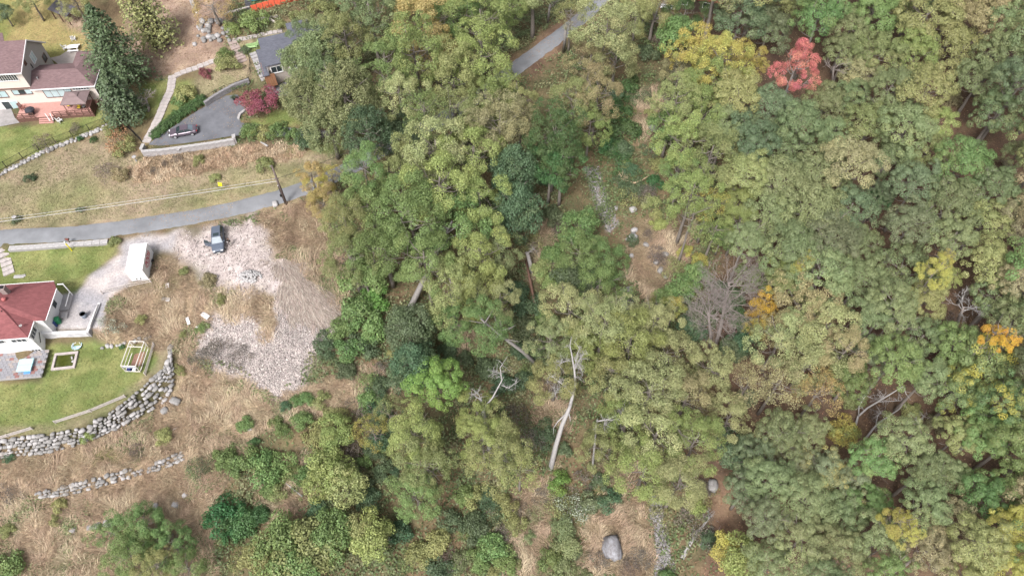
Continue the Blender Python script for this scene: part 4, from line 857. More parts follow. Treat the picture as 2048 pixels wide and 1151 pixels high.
for v in bo.data.vertices:
    n_ = math.sin(v.co.x * 3.1 + v.co.z * 2.3) * .10 + math.sin(v.co.y * 4.3 - v.co.x * 2.1) * .08; tp = 1 - .22 * max(0, v.co.y); v.co = Vector((v.co.x * tp * (1 + n_), v.co.y * (1 + n_ * .6), v.co.z * (1 + n_)))
for i, (a, b, s_, lab) in enumerate([(1266,477,.85,'largest pale boulder in the stream-side cluster'),(1268,462,.6,'oval pale boulder behind the largest stream-side one'),(1255,479,.4,'small pale rock touching the largest stream-side boulder'),(1292,490,.45,'grey rock beside the dark brown bush'),(1266,420,.55,'pale rock alone on the grass above the stream cluster'),(1232,417,.4,'small rock at the edge of the streambed gravel'),(1306,257,.7,'round grey boulder below the splintered stump'),(1309,298,.35,'small grey rock below the round boulder'),(1263,512,.4,'pale rock under the stream-side cluster'),(1312,525,.5,'flat rock at the head of the stony gully'),(1330,510,.5,'dark rock beside the stony gully'),(1320,541,.55,'wide rock low in the stony gully'),(1331,555,.4,'rock at the foot of the stony gully'),(1425,972,.9,'square grey rock under the overhanging crown by the glade'),(1403,1087,.35,'small white rock beside the forked log'),(551,409,.55,'white painted rock at the lane edge by the utility pole'),(352,1009,.5,'pale rock below the terrace wall end'),(370,990,.4,'smaller pale rock above the terrace wall end'),(312,1012,.5,'white rock touching the leafy green trees'),(352,803,.7,'big smooth boulder at the corner of the curved wall'),(330,822,.6,'second big boulder at the foot of the curved wall'),(500,857,.4,'white stone lying in the dry grass'),(482,850,.35,'grey stone lying in the dry grass'),(390,90,.5,'pale rock on the leaf-strewn yard')]):
    lone('rock', lab, a, b, s_, STONEP if 'pale' in lab or 'white' in lab else STONE, 100 + i)
# rock garden above the garden path
rk = random.Random(5)
rb = G(415, 55); rg_t = thing('rock_garden', 'heap of grey rocks between the straw-yellow tree and the garden steps', 'rocks', rb)
for i in range(34):
    p = G(395 + rk.random() * 65, 42 + rk.random() * 42) ; s_ = rk.uniform(.25, .6); inst('stone', rk.choice(STONES), rg_t, p - rb + Vector((0, 0, s_ * .3)), (0, 0, rk.random() * 6), (s_, s_, s_))
pb = G(500, 553); hp = thing('stone_heap', 'small heap of white quarry stone on the gravel pad', 'stones', pb)
for i in range(90):
    a = rk.random() * 6.28; r0 = math.sqrt(rk.random()); p = pb + Vector((math.cos(a) * r0 * 1.7, math.sin(a) * r0 * 1.1, .0)); s_ = rk.uniform(.14, .26)
    inst('stone', rk.choice(STONES[8:]), hp, on(p, .38 * (1 - r0 * r0)) - pb, (0, 0, rk.random() * 6), (s_, s_, s_))
# heap of cut brown brush and stalks on the pad edge
bx, by, bz, brg = sample(poly_mask([(545,515),(590,528),(640,575),(676,632),(640,655),(600,640),(575,600)], 30, 2.2), 4200, 12)
n_ = len(bx); ctr = W(560, 512, 0)
ang = np.arctan2(by - ctr.y, bx - ctr.x) + brg.normal(0, .38, n_); Ln = .5 + 1.5 * brg.random(n_) ** 2
hgt_ = .05 + .28 * brg.random(n_); d2 = np.stack([np.cos(ang), np.sin(ang)], 1); sd2 = np.stack([-d2[:, 1], d2[:, 0]], 1) * .022
A0 = np.stack([bx, by, bz + hgt_], 1); ex = bx + d2[:, 0] * Ln; ey = by + d2[:, 1] * Ln; B0 = np.stack([ex, ey, terr(ex, ey) + hgt_ * .7], 1); S2 = np.concatenate([sd2, np.zeros((n_, 1))], 1)
stuff('brush_pile', np_mesh('brush_pile', np.stack([A0 - S2, A0 + S2, B0 + S2, B0 - S2], 1).reshape(-1, 3), np.arange(n_ * 4).reshape(-1, 4), LEAF, brg.random(n_)), 'raked heap of dry brown stalks spilling off the gravel pad', 'brush', (.33, .27, .23), (.46, .39, .35))

# ------------------------------------------------------------------ lane, driveways, paths
ASPH = mat('lane_asphalt', (.20, .205, .22), .9, .2, .3, .1)
ASPD = mat('drive_asphalt', (.135, .138, .155), .9, .22, .5, .15)
CONC = mat('concrete', (.34, .325, .33), .9, .15, 2, .2)
def strip(name, centre, half, dz, m, label):
    C = [Vector((p.x, p.y, p.z)) for p in centre]; v = []; f = []; Q, L = pl(C, int(sum((a - b).length for a, b in zip(C, C[1:])) / 1.2))
    K = 7
    for i, p in enumerate(Q):
        d = Q[min(i + 1, len(Q) - 1)] - Q[max(i - 1, 0)]; d.z = 0; d.normalize(); nrm = Vector((-d.y, d.x, 0)); h = half + .12 * (float(vnoise(i * .4, 3, 1, 9)) - .5)
        for k in range(K):
            u = (k / (K - 1) * 2 - 1); q = p + nrm * u * h; v.append((q.x, q.y, max(TZ(q.x, q.y), p.z - .3) + dz * (1 if abs(u) < .99 else -.6)))
    for i in range(len(Q) - 1):
        for k in range(K - 1): a = i * K + k; f.append((a, a + 1, a + K + 1, a + K))
    me = bpy.data.meshes.new(name); me.from_pydata(v, [], f); me.materials.append(m); me.update(); me.polygons.foreach_set('use_smooth', [True] * len(f))
    o = bpy.data.objects.new(name, me); COL.objects.link(o); struct(o, label); return o
def smooth_line(pts, zs, n=60):
    P = [W(a, b, z) for (a, b), z in zip(pts, zs)]; out = []
    for i in range(len(P) - 1):
        p0, p1, p2, p3 = P[max(i - 1, 0)], P[i], P[i + 1], P[min(i + 2, len(P) - 1)]
        for k in range(6):
            t = k / 6; out.append(.5 * ((2 * p1) + (p2 - p0) * t + (2 * p0 - 5 * p1 + 4 * p2 - p3) * t * t + (3 * p1 - p0 - 3 * p2 + p3) * t ** 3))
    return out + [P[-1]]
strip('road', smooth_line(ROAD, ROADZ), 1.75, .09, ASPH, 'narrow grey asphalt lane curving uphill')
def sheet(name, pts, m, dz=.06, step=.7, label=None):
    """a paved sheet that follows the ground inside a surveyed outline"""
    P = [G(*p) for p in pts]; bm = bmesh.new(); V = [bm.verts.new((p.x, p.y, 0)) for p in P]; fc = bm.faces.new(V)
    bmesh.ops.triangulate(bm, faces=[fc]); 
    for _ in range(5):
        le = [e for e in bm.edges if e.calc_length() > step * 1.5]
        if not le: break
        bmesh.ops.subdivide_edges(bm, edges=le, cuts=1); bmesh.ops.triangulate(bm, faces=[q for q in bm.faces if len(q.verts) > 3])
    for v in bm.verts: v.co.z = TZ(v.co.x, v.co.y) + dz
    bmesh.ops.recalc_face_normals(bm, faces=bm.faces)
    for q in bm.faces:
        if q.normal.z < 0: q.normal_flip()
    me = bpy.data.meshes.new(name); bm.to_mesh(me); bm.free(); me.materials.append(m); o = bpy.data.objects.new(name, me); COL.objects.link(o); struct(o, label); return o
sheet('driveway', [(297,290),(312,276),(345,255),(385,228),(420,208),(452,192),(475,190),(492,212),(478,236),(482,246),(520,250),(600,258),(660,262),(660,276),(600,274),(510,272),(486,272),(468,272),(420,280),(360,288),(320,292)], ASPD, .07)
sheet('back_patio', [(97,117),(120,112),(135,102),(142,98),(172,104),(172,122),(150,128),(118,130),(108,122)], mat('patio_stone', (.36, .32, .30), .9, .12, 2), .06)
sheet('house_patio', [(-40,232),(0,218),(22,216),(30,236),(40,246),(20,250),(-40,262)], mat('side_patio', (.27, .255, .255), .9, .2, 1.2), .08)

# ------------------------------------------------------------------ house builders
WHITE = mat('white_paint', (.78, .77, .78), .6, .05, 1.5)
CREAM = mat('cream_stucco', (.66, .59, .54), .85, .06, 2)
CREAM_SHADE = mat('cream_siding', (.42, .40, .385), .8, .08, 2, .1, stretch=(.3, .3, 6))  # same cream walls, greyed: shade of the side faces painted into the colour
GLASS = mat('window_glass', (.035, .045, .05), .08, .3, .6, 0, 0, .6)
GLASSB = mat('light_blue_glass', (.42, .55, .58), .1, .1, .5, 0, 0, .6)  # light blue base colour for the paler panes
BROWNW = mat('brown_stain', (.14, .075, .06), .7, .25, 5, .1)
REDDECK = mat('red_deck', (.46, .25, .22), .8, .12, 3)
IRON = mat('black_iron', (.018, .018, .02), .5, .2, 5)
def roof_mat(name, c):
    m = bpy.data.materials.new(name); m.use_nodes = True; t = m.node_tree; b = t.nodes['Principled BSDF']; b.inputs['Roughness'].default_value = .9; b.inputs['Specular IOR Level'].default_value = .15
    tc = t.nodes.new('ShaderNodeTexCoord'); br = t.nodes.new('ShaderNodeTexBrick'); n = t.nodes.new('ShaderNodeTexNoise')
    br.inputs['Scale'].default_value = 2.2; br.inputs['Color1'].default_value = (*[x * .85 for x in c], 1); br.inputs['Color2'].default_value = (*[x * 1.12 for x in c], 1); br.inputs['Mortar'].default_value = (*[x * .7 for x in c], 1); br.inputs['Mortar Size'].default_value = .012; br.inputs['Brick Width'].default_value = .9; br.inputs['Row Height'].default_value = .35
    n.inputs['Scale'].default_value = .5; n.inputs['Detail'].default_value = 4
    mx = t.nodes.new('ShaderNodeMix'); mx.data_type = 'RGBA'; mx.blend_type = 'MULTIPLY'; mx.inputs[0].default_value = .6
    rp = t.nodes.new('ShaderNodeValToRGB'); rp.color_ramp.elements[0].color = (.65, .65, .65, 1); rp.color_ramp.elements[1].color = (1.25, 1.22, 1.2, 1)
    lk(t, tc.outputs['Object'], br.inputs[0]); lk(t, tc.outputs['Object'], n.inputs['Vector']); lk(t, n.outputs['Fac'], rp.inputs[0]); lk(t, br.outputs[0], mx.inputs[6]); lk(t, rp.outputs[0], mx.inputs[7]); lk(t, mx.outputs[2], b.inputs['Base Color'])
    return m
ROOFB = roof_mat('brown_shingles', (.185, .125, .13)); ROOFR = roof_mat('red_shingles', (.225, .086, .090)); ROOFD = roof_mat('slate_felt', (.125, .13, .16))
def window(par, x0, x1, z0, z1, plane, axis='y', out=-1, cols=1, rows=1, glass=GLASS, frame=WHITE, fw=.09, mixed=None):
    """a framed window on a wall; axis: the wall's normal axis, out: its sign, plane: the wall's coordinate"""
    def put(b, a0, a1, c0, c1, d0, d1):
        if axis == 'y': b.box(((a0 + a1) / 2, plane + out * (d0 + d1) / 2, (c0 + c1) / 2), (a1 - a0, d1 - d0, c1 - c0))
        else: b.box((plane + out * (d0 + d1) / 2, (a0 + a1) / 2, (c0 + c1) / 2), (d1 - d0, a1 - a0, c1 - c0))
    fr = MB()
    for a0, a1, c0, c1 in ((x0 - fw, x0, z0 - fw, z1 + fw), (x1, x1 + fw, z0 - fw, z1 + fw), (x0, x1, z1, z1 + fw)): put(fr, a0, a1, c0, c1, -.03, .07)
    f = fr.build('window', frame, par)
    sl = MB(); put(sl, x0, x1, z0 - fw, z0, -.03, .12); sl.build('sill', frame, f)
    cw = (x1 - x0) / cols; rh = (z1 - z0) / rows
    for i in range(cols):
        for j in range(rows):
            b = MB(); put(b, x0 + i * cw + .03, x0 + (i + 1) * cw - .03, z0 + j * rh + .03, z0 + (j + 1) * rh - .03, -.02, .03)
            g = glass if mixed is None else mixed[(i + j * cols) % len(mixed)]; b.build('pane', g, f)
            mb = MB()
            if i: put(mb, x0 + i * cw - .03, x0 + i * cw + .03, z0 + j * rh, z0 + (j + 1) * rh, -.02, .05); mb.build('mullion', frame, f)
    return f
# --- the upper house: tall block with gable, one-storey hipped wing
h1 = thing('house', 'cream house with brown shingle roofs, tall gabled block and low wing', 'house', W(203, 200, 2.2), R(5.1))
b = MB(); b.prism([(-10.2, 0), (0, 0), (0, 5.5), (-10.2, 5.5)], -2.2, 3.55); b.prism([(-4.2, 5.5), (0, 5.5), (0, 8.6), (-4.2, 8.6)], -2, 3.55); b.build('wing_wall', CREAM, h1)
b = MB(); b.prism([(-.004, 0.02), (.012, 0.02), (.012, 8.58), (-.004, 8.58)], -2.1, 3.5); b.build('end_wall', CREAM_SHADE, h1)
EO = .45
b = MB(); E_ = [(-10.2, -EO, 3.5), (EO, -EO, 3.5), (EO, 5.5 + .1, 3.5), (-10.2, 5.9, 3.5)]; r1 = (-2.7, 2.75, 4.85); r0 = (-10.2, 2.75, 4.85)
def slab(mb, pts, th=.14):
    P = [Vector(p) for p in pts]; n = (P[1] - P[0]).cross(P[2] - P[0]).normalized()
    if n.z < 0: P.reverse(); n = -n
    lo = [p - n * th for p in P]; mb.face(P); mb.face(lo[::-1])
    for i in range(len(P)): j = (i + 1) % len(P); mb.face([P[j], P[i], lo[i], lo[j]])
slab(b, [E_[0], E_[1], r1, r0]); slab(b, [E_[1], (EO, 6.0, 3.5), r1]); slab(b, [r0, r1, (-2.7, 5.9, 3.5), (-10.2, 5.9, 3.5)])
slab(b, [r1, (EO, 6.0, 3.5), (EO, 9.0, 3.5), (-2.1, 7.2, 4.62)]); slab(b, [r1, (-2.1, 7.2, 4.62), (-4.6, 9.0, 3.5), (-4.6, 5.9, 3.5)]); slab(b, [(-2.1, 7.2, 4.62), (EO, 9.0, 3.5), (-4.6, 9.0, 3.5)])
rf = b.build('wing_roof', ROOFB, h1)
MB().beam((-10.2, -EO - .04, 3.42), (EO + .05, -EO - .04, 3.42), .1, .2).build('gutter', WHITE, rf); MB().beam((EO + .04, -EO, 3.42), (EO + .04, 9.0, 3.42), .1, .2).build('gutter', WHITE, rf)
MB().lathe([(.12, 0), (.12, .35), (.16, .36), (.16, .42)], (-9.0, 1.3, 4.2), 10).build('vent_pipe', STONEP, rf); MB().tube([(.38, -.35, 3.4), (.1, -.06, 3.1), (.08, -.06, -.6)], .06, 6).build('downspout', WHITE, h1)
# tall block: gable profile in (y, z)
gp = [(0, -2.2), (0, 7.2), (5.8, 8.7), (9.8, 5.2), (9.8, -2.2)]
def extr(mb, prof, x0, x1):
    n = len(mb.v); k = len(prof); mb.v += [(x0, y, z) for y, z in prof] + [(x1, y, z) for y, z in prof]; mb.f.append([n + i for i in range(k)]); mb.f.append([n + k + i for i in range(k)][::-1])
    for i in range(k): j = (i + 1) % k; mb.f.append([n + j, n + i, n + k + i, n + k + j])
b = MB(); extr(b, gp, -24, -10.203); b.build('block_wall', CREAM, h1)
b = MB(); extr(b, [(0.02, 3.3), (0.02, 7.15), (5.8, 8.62), (9.78, 5.15), (9.78, -2)], -10.204, -10.16); b.build('gable_wall', CREAM_SHADE, h1)
b = MB(); slab(b, [(-24, -.5, 7.12), (-9.8, -.5, 7.12), (-9.8, 5.8, 8.84), (-24, 5.8, 8.84)], .16); slab(b, [(-24, 5.8, 8.84), (-9.8, 5.8, 8.84), (-9.8, 10.4, 4.75), (-24, 10.4, 4.75)], .16); slab(b, [(-16, 5.9, 8.86), (-13.4, 5.9, 8.86), (-14.2, 8, 8.9), (-15.2, 8, 8.9)], .1); rf = b.build('block_roof', ROOFB, h1)
MB().beam((-24, -.56, 7.02), (-9.75, -.56, 7.02), .1, .2).build('gutter', WHITE, rf); MB().beam((-9.76, -.5, 7.04), (-9.76, 5.8, 8.76), .08, .22).build('barge_board', WHITE, rf); MB().beam((-9.76, 5.8, 8.76), (-9.76, 10.4, 4.67), .08, .22).build('barge_board', WHITE, rf); MB().lathe([(.1, 0), (.1, .5)], (-17.2, 4.6, 8.5), 8).build('vent_pipe', STONEP, rf)
MB().beam((-24, -.06, 3.6), (-10.2, -.06, 3.6), .14, .16).build('belt_trim', BROWNW, h1)
window(h1, -14.9, -11.2, 5.3, 7.0, 0, 'y', -1, 9, 4, GLASS, WHITE, .06)
window(h1, -13.6, -10.5, 2.3, 3.25, 0, 'y', -1, 3, 1, None, BROWNW, .07, [GLASSB, GLASS, GLASSB]); window(h1, -17.0, -14.7, 1.9, 3.2, 0, 'y', -1, 2, 1, GLASSB, BROWNW, .07)
window(h1, -8.6, -4.0, 1.3, 3.2, 0, 'y', -1, 4, 1, GLASSB, BROWNW, .07); window(h1, -3.6, -.9, 2.55, 3.3, 0, 'y', -1, 6, 2, GLASS, WHITE, .06); window(h1, -16.6, -14.0, -1.0, .9, 0, 'y', -1, 2, 1, None, WHITE, .1, [GLASS, GLASSB])
window(h1, 4.6, 6.0, 4.8, 6.4, -10.16, 'x', 1, 2, 2, GLASSB, WHITE, .07); window(h1, 2.2, 2.8, 6.4, 7.2, -10.16, 'x', 1, 1, 1, BROWNW, BROWNW, .05); window(h1, 7.6, 8.8, 2.6, 3.8, -10.16, 'x', 1, 1, 1, GLASS, BROWNW, .05)
MB().box((-10.1, 3.6, 5.2), (.08, .12, .9)).build('wall_lamp', IRON, h1)
def at1(x, y, z=0.0): return h1.matrix_basis @ Vector((x, y, z))
import bpy as _b
_b.context.view_layer.update()
# --- deck, gazebo and things on it
dk = thing('deck', 'low red-brown timber deck along the front of the cream house', 'deck', at1(0, 0, 0), R(5.1))
for k in range(22): MB().box((-6.9, -.12 - .165 * k - .0, .22), (13.0, .15, .06)).build('board', REDDECK, dk)
MB().prism([(-13.3, -3.75), (-.4, -3.75), (-.4, -.02), (-13.3, -.02)], -1.2, .18).build('deck_base', BROWNW, dk)
for i, (x0, x1) in enumerate([(-13.2, -10.2), (-7.0, -4.6), (-4.4, -.5)]):
    for k in range(int((x1 - x0) / 1.15) + 2):
        xx = min(x1, x0 + k * 1.15); MB().box((xx, -3.7, .75), (.1, .1, 1.0)).build('post', BROWNW, dk)
    for zz in (.45, .8, 1.22): MB().beam((x0, -3.7, zz), (x1, -3.7, zz), .06, .1).build('rail', BROWNW, dk)
for k in range(3): MB().box((-.42, -3.7 + k * 1.2, .75), (.1, .1, 1.0)).build('post', BROWNW, dk)
for k in range(7): MB().box((-.42, -2.6, .35 + k * .22), (.05, 2.2, .19)).build('screen_board', BROWNW, dk)
for k in range(3): MB().box((-8.4, -3.95 - .3 * k, .05 - .18 * k), (2.4, .3, .1)).build('tread', REDDECK, dk)
MB().beam((-8.2, -3.75, 1.0), (-7.4, -4.9, .3), .07, .07).build('handrail', WHITE, dk); MB().beam((-7.4, -3.75, 1.0), (-6.9, -4.8, .3), .07, .07).build('handrail', WHITE, dk)
gz = thing('gazebo', 'brown canvas gazebo with vented pyramid canopy on the deck', 'gazebo', at1(-2.9, -1.9, .25), R(5.1))
CANV = mat('brown_canvas', (.21, .155, .155), .85, .1, 2)
for sx in (-1, 1):
    for sy in (-1, 1): MB().box((sx * 1.8, sy * 1.35, 1.15), (.1, .1, 2.3)).build('post', BROWNW, gz)
b = MB(); C4 = [(-2.1, -1.65, 2.25), (2.1, -1.65, 2.25), (2.1, 1.65, 2.25), (-2.1, 1.65, 2.25)]; T4 = [(-.55, -.4, 2.95), (.55, -.4, 2.95), (.55, .4, 2.95), (-.55, .4, 2.95)]
for i in range(4): slab(b, [C4[i], C4[(i + 1) % 4], T4[(i + 1) % 4], T4[i]], .03)
for i in range(4):
    p, q = Vector(C4[i]), Vector(C4[(i + 1) % 4]); b.face([p, q, q - Vector((0, 0, .18)), p - Vector((0, 0, .18))])
cn = b.build('canopy', CANV, gz)
b = MB(); V4 = [(-.75, -.55, 3.0), (.75, -.55, 3.0), (.75, .55, 3.0), (-.75, .55, 3.0)]
for i in range(4): slab(b, [V4[i], V4[(i + 1) % 4], (.1, .06, 3.3), (-.1, .06, 3.3)] if i in (0, 2) else [V4[i], V4[(i + 1) % 4], (.1 if i == 1 else -.1, .06, 3.3)], .02)
b.build('vent_cap', CANV, cn)
YEL = mat('yellow_cushion', (.62, .47, .06), .8, .2, 8)
for i, (x, y, a, lab) in enumerate([(-4.9, -1.6, .4, 'dark patio chair with yellow cushion at the gazebo edge'), (-3.0, -2.3, .1, 'dark patio chair with yellow cushion under the gazebo canopy'), (-2.2, -2.2, -.4, 'dark patio chair with grey cushion beside the yellow one')]):
    c = thing('patio_chair', lab, 'chair', at1(x, y, .25), R(5.1) + a)
    MB().box((0, 0, .42), (.55, .55, .06)).build('seat', IRON, c); MB().box((0, .26, .75), (.55, .06, .65)).build('backrest', IRON, c)
    for sx in (-1, 1):
        for sy in (-1, 1): MB().box((sx * .24, sy * .24, .2), (.05, .05, .4)).build('leg', IRON, c)
    MB().box((0, -.02, .5), (.5, .5, .1)).build('cushion', YEL if i < 2 else STONE, c); MB().box((0, .2, .78), (.48, .09, .5)).build('cushion', YEL if i < 2 else STONE, c)
g_ = thing('grill', 'covered black barbecue on the deck', 'grill', at1(-11.0, -2.7, .25), R(5.1))
MB().lathe([(.5, 0), (.55, .6), (.85, .75), (.78, 1.0), (.3, 1.18), (.0, 1.2)], (0, 0, 0), 8).build('cover', mat('black_cover', (.035, .035, .045), .6, .3, 3), g_); MB().box((0, -.6, .8), (.7, .05, .05)).build('handle', IRON, g_)
def slat_chair(name, label, loc, rz, m):
    c = thing(name, label, 'chair', loc, rz)
    for k in range(5): MB().box((-.24 + k * .12, .32, .75), (.1, .04, .9), m=Matrix.Rotation(-.3, 3, 'X')).build('back_slat', m, c)
    for k in range(4): MB().box((0, -.25 + k * .15, .36 - .02 * k), (.6, .13, .035)).build('seat_slat', m, c)
    for sx in (-1, 1):
        MB().box((sx * .36, 0, .55), (.12, .75, .035)).build('arm', m, c); MB().box((sx * .32, -.3, .27), (.06, .1, .54)).build('leg', m, c); MB().box((sx * .32, .3, .27), (.06, .1, .54)).build('leg', m, c)
    return c
slat_chair('garden_chair', 'red-brown slatted chair at the end of the deck', at1(-12.9, -1.4, .25), R(60), mat('red_stain', (.22, .09, .075), .7, .2, 5))
c = slat_chair('garden_chair', 'white slatted chair on the grass below the deck steps', on(at1(-6.1, -4.5)), R(150), WHITE)
tb = thing('picnic_table', 'white picnic table with benches on the stone patio behind the house', 'table', on(at1(-6.9, 12.6), .06), R(8))
MB().box((0, 0, .74), (1.9, .85, .06)).build('tabletop', WHITE, tb)
for s_ in (-1, 1):
    MB().box((0, s_ * .8, .44), (1.9, .28, .05)).build('bench', WHITE, tb); MB().box((s_ * .7, 0, .36), (.08, 1.6, .08)).build('crossbar', WHITE, tb)
    for q in (-1, 1): MB().beam((s_ * .7, q * .75, 0), (s_ * .7, q * .25, .72), .08, .08).build('leg', WHITE, tb)
slat_chair('garden_chair', 'white slatted chair on the back lawn behind the picnic table', on(at1(-7.4, 15.0)), R(200), WHITE); slat_chair('garden_chair', 'white slatted chair beside the picnic table', on(at1(-8.6, 13.0)), R(120), WHITE)
sh = thing('shed_frame', 'open dark lean-to with posts at the end of the back lawn', 'shed', G(135, 38), R(-28))
for sx in (-2, 0, 2):
    for sy in (-1, 1): MB().box((sx, sy, 1.1), (.14, .14, 2.2)).build('post', BROWNW, sh)
b = MB(); slab(b, [(-2.4, -1.3, 2.1), (2.4, -1.3, 2.1), (2.4, 1.3, 2.6), (-2.4, 1.3, 2.6)], .1); b.build('roof', mat('shed_felt', (.09, .085, .1), .9, .2, 2), sh); MB().beam((-2.3, 1, 0.6), (2.3, 1, .6), .05, .15).build('rail', WHITE, sh)
# --- the lower white house
h2 = thing('house', 'white house with red hipped shingle roof and chimney', 'house', W(465 / 5.23, 550 + 470 / 5.23, 2.2), R(5.4))
b = MB(); b.prism([(-14, 0), (-.35, 0), (-.35, 6.2), (-14, 6.2)], -5.6, -.1); b.build('wall', WHITE, h2)
b = MB(); b.prism([(-14, -2.2), (-1.9, -2.2), (-1.9, -.003), (-14, -.003)], -5.6, -.1); b.build('wall', WHITE, h2)
b = MB(); A1, A2 = (-6.2, 2.3, 2.3), (-14, 2.3, 2.3)
slab(b, [(.15, -.0, 0), (.35, 5.4, 0), A1, (-4.6, 1.0, 1.35)], .12); slab(b, [(.35, 5.4, 0), (-.3, 6.7, 0), (-14, 6.8, 0), A2, A1], .12)
slab(b, [(-14, -2.7, 0), (-1.55, -2.7, 0), A1, A2], .12); slab(b, [(-1.55, -2.7, 0), (-1.45, .05, 0), (.15, 0, 0), (-4.6, 1.0, 1.35), A1], .12)
rf = b.build('roof', ROOFR, h2)
MB().beam((-14, 6.84, -.06), (-.3, 6.74, -.06), .1, .16).build('fascia', WHITE, rf); MB().beam((.2, 0, -.06), (.4, 5.4, -.06), .1, .16).build('fascia', WHITE, rf); MB().beam((-14, -2.74, -.06), (-1.5, -2.74, -.06), .1, .16).build('fascia', WHITE, rf); MB().beam((-1.5, -2.7, -.06), (-1.42, 0, -.06), .1, .16).build('fascia', WHITE, rf)
ch = MB().box((-5.6, 4.3, 1.9), (.75, .75, 1.6)).build('chimney', mat('chimney_brick', (.30, .24, .23), .9, .25, 4), rf); MB().box((-5.6, 4.3, 2.75), (.45, .45, .15)).build('flue', IRON, ch)
MB().lathe([(.3, 0), (.3, .25), (.1, .42), (0, .44)], (-5.2, 2.7, 1.95), 10).build('roof_vent', mat('vent_red', (.40, .12, .12), .6), rf); MB().lathe([(.07, 0), (.07, .5)], (-5.2, .9, 1.3), 8).build('vent_pipe', IRON, rf)
MB().tube([(-2.6, -1.2, .5), (-2.6, -1.2, 1.1), (-2.45, -1.2, 1.1)], .025, 5).build('aerial', DEADW, rf); MB().lathe([(0, 0), (.2, .08), (.22, .1)], (-2.45, -1.25, .9), 10).build('satellite_dish', DEADW, rf)
window(h2, -2.0, -.35, -1.75, -.35, -1.9, 'x', 1, 3, 2, GLASS, WHITE, .1); window(h2, -4.6, -2.6, -1.7, -.5, -2.2, 'y', -1, 3, 2, GLASS, WHITE, .1); window(h2, -7.4, -5.6, -1.7, -.5, -2.2, 'y', -1, 2, 1, GLASS, WHITE, .1); window(h2, -3.4, -2.1, -5.0, -4.0, -2.2, 'y', -1, 3, 1, GLASS, WHITE, .1); window(h2, 3.3, 4.3, -2.2, -1.0, -.35, 'x', 1, 1, 2, GLASS, WHITE, .1)
pc = MB().prism([(-.35, 3.6), (1.1, 3.6), (1.1, 6.3), (-.35, 6.3)], -3.6, -3.05).build('porch_floor', CONC, h2); MB().box((1.05, 6.2, -1.6), (.12, .12, 3.0)).build('porch_post', WHITE, pc); MB().beam((1.0, 3.7, -2.2), (1.0, 6.2, -2.2), .08, .1).build('porch_rail', WHITE, pc); MB().beam((.2, 6.25, -.2), (1.1, 6.25, -.2), .1, .12).build('porch_beam', WHITE, pc)
b = MB()
b.box((.75, 2.6, -3.1), (.8, .9, .5)); b.build('porch_step', CONC, h2)
MB().tube([(-1.8, -.4, -2.3), (-1.8, -1.6, -3.3)], .05, 6).build('handrail', IRON, h2)
def at2(x, y, z): return h2.matrix_basis @ Vector((x, y, z))
_b.context.view_layer.update()
rw = thing('retaining_wall', 'whitewashed concrete retaining wall beside the white house', 'wall', at2(2.0, -.2, -5.2), R(5.4)); rw['kind'] = 'thing'
WASH = mat('worn_whitewash', (.40, .39, .42), .9, .2, .9, .2, c2=(.74, .73, .74))
MB().prism([(-3.9, -.15), (2.75, -.45), (2.75, -.1), (-3.9, .25)], -.4, 2.1).build('wall', WASH, rw); MB().prism([(2.4, -.45), (2.85, -.5), (3.55, 4.5), (3.15, 4.5)], -.4, 2.12).build('side_wall', mat('grey_render', (.30, .29, .31), .9, .25, 1.5, .2), rw)
MB().beam((-3.9, .05, 2.16), (2.75, -.28, 2.16), .3, .12).build('coping', WHITE, rw); MB().beam((2.62, -.45, 2.2), (3.35, 4.5, 2.2), .34, .14).build('coping', WHITE, rw); MB().beam((3.0, .4, 2.42), (3.35, 4.2, 2.42), .1, .16).build('rail', STONEP, rw)
MB().beam((3.8, 1.6, .95), (4.1, 4.4, .95), .25, .25).build('timber', DEADW, rw); MB().beam((-3.4, -.75, .25), (4.6, -1.0, .25), .3, .3).build('timber', WHITE, rw)
for k in range(9): MB().beam((3.4 + .12 * k, -.1 + .1 * k, .1), (3.9 + rnd.uniform(-.4, .5), 1.2 + rnd.uniform(-.3, .6), .5 + .1 * k), .1, .08).build('old_board', DEADW, rw)
# paved terrace with hot tub
tw = thing('paved_terrace', 'terrace of mixed red and grey pavers behind the white house', 'terrace', on(at2(-6, -4.2, 0)), R(5.4)); z0 = tw.location.z
PV = [mat('red_paver', (.25, .13, .12), .9, .2, 3), mat('grey_paver', (.25, .245, .265), .9, .2, 3), mat('buff_paver', (.31, .275, .265), .9, .2, 3)]
MB().box((.6, -.1, .0), (8.4, 4.4, .3)).build('slab', CONC, tw)
pme = [MB().box((0, 0, 0), (.56, .40, .09)).mesh('paver', m) for m in PV]
for i in range(14):
    for j in range(10): inst('paver', rnd.choice([pme[0], pme[1], pme[1], pme[2]]), tw, (-3.25 + i * .59 + (.28 if j % 2 else 0), -2.0 + j * .42, .18 + rnd.uniform(0, .015)))
ht = thing('hot_tub', 'square blue hot tub with pale aqua cover on the paved terrace', 'hot tub', on(at2(-3.55, -4.7, 0), .24), R(5.4))
MB().box((0, 0, .4), (1.75, 1.75, .8)).build('tub', mat('tub_blue', (.22, .30, .40), .5, .1, 2), ht)
b = MB(); b.prism([(-.98, -.98), (.98, -.98), (.98, .98), (-.98, .98)], .8, .97); b.build('cover', mat('aqua_vinyl', (.42, .66, .70), .45, .05, 2), ht); MB().box((0, 0, .975), (1.9, .04, .03)).build('cover_seam', mat('aqua_seam', (.30, .52, .58), .5), ht); MB().box((.3, -1.05, .25), (.9, .35, .5)).build('step', mat('blue_plastic', (.12, .30, .62), .4), ht)
pn = thing('garden_pond', 'small square pond of green water in a stone kerb on the lawn', 'pond', G(131, 722), R(7))
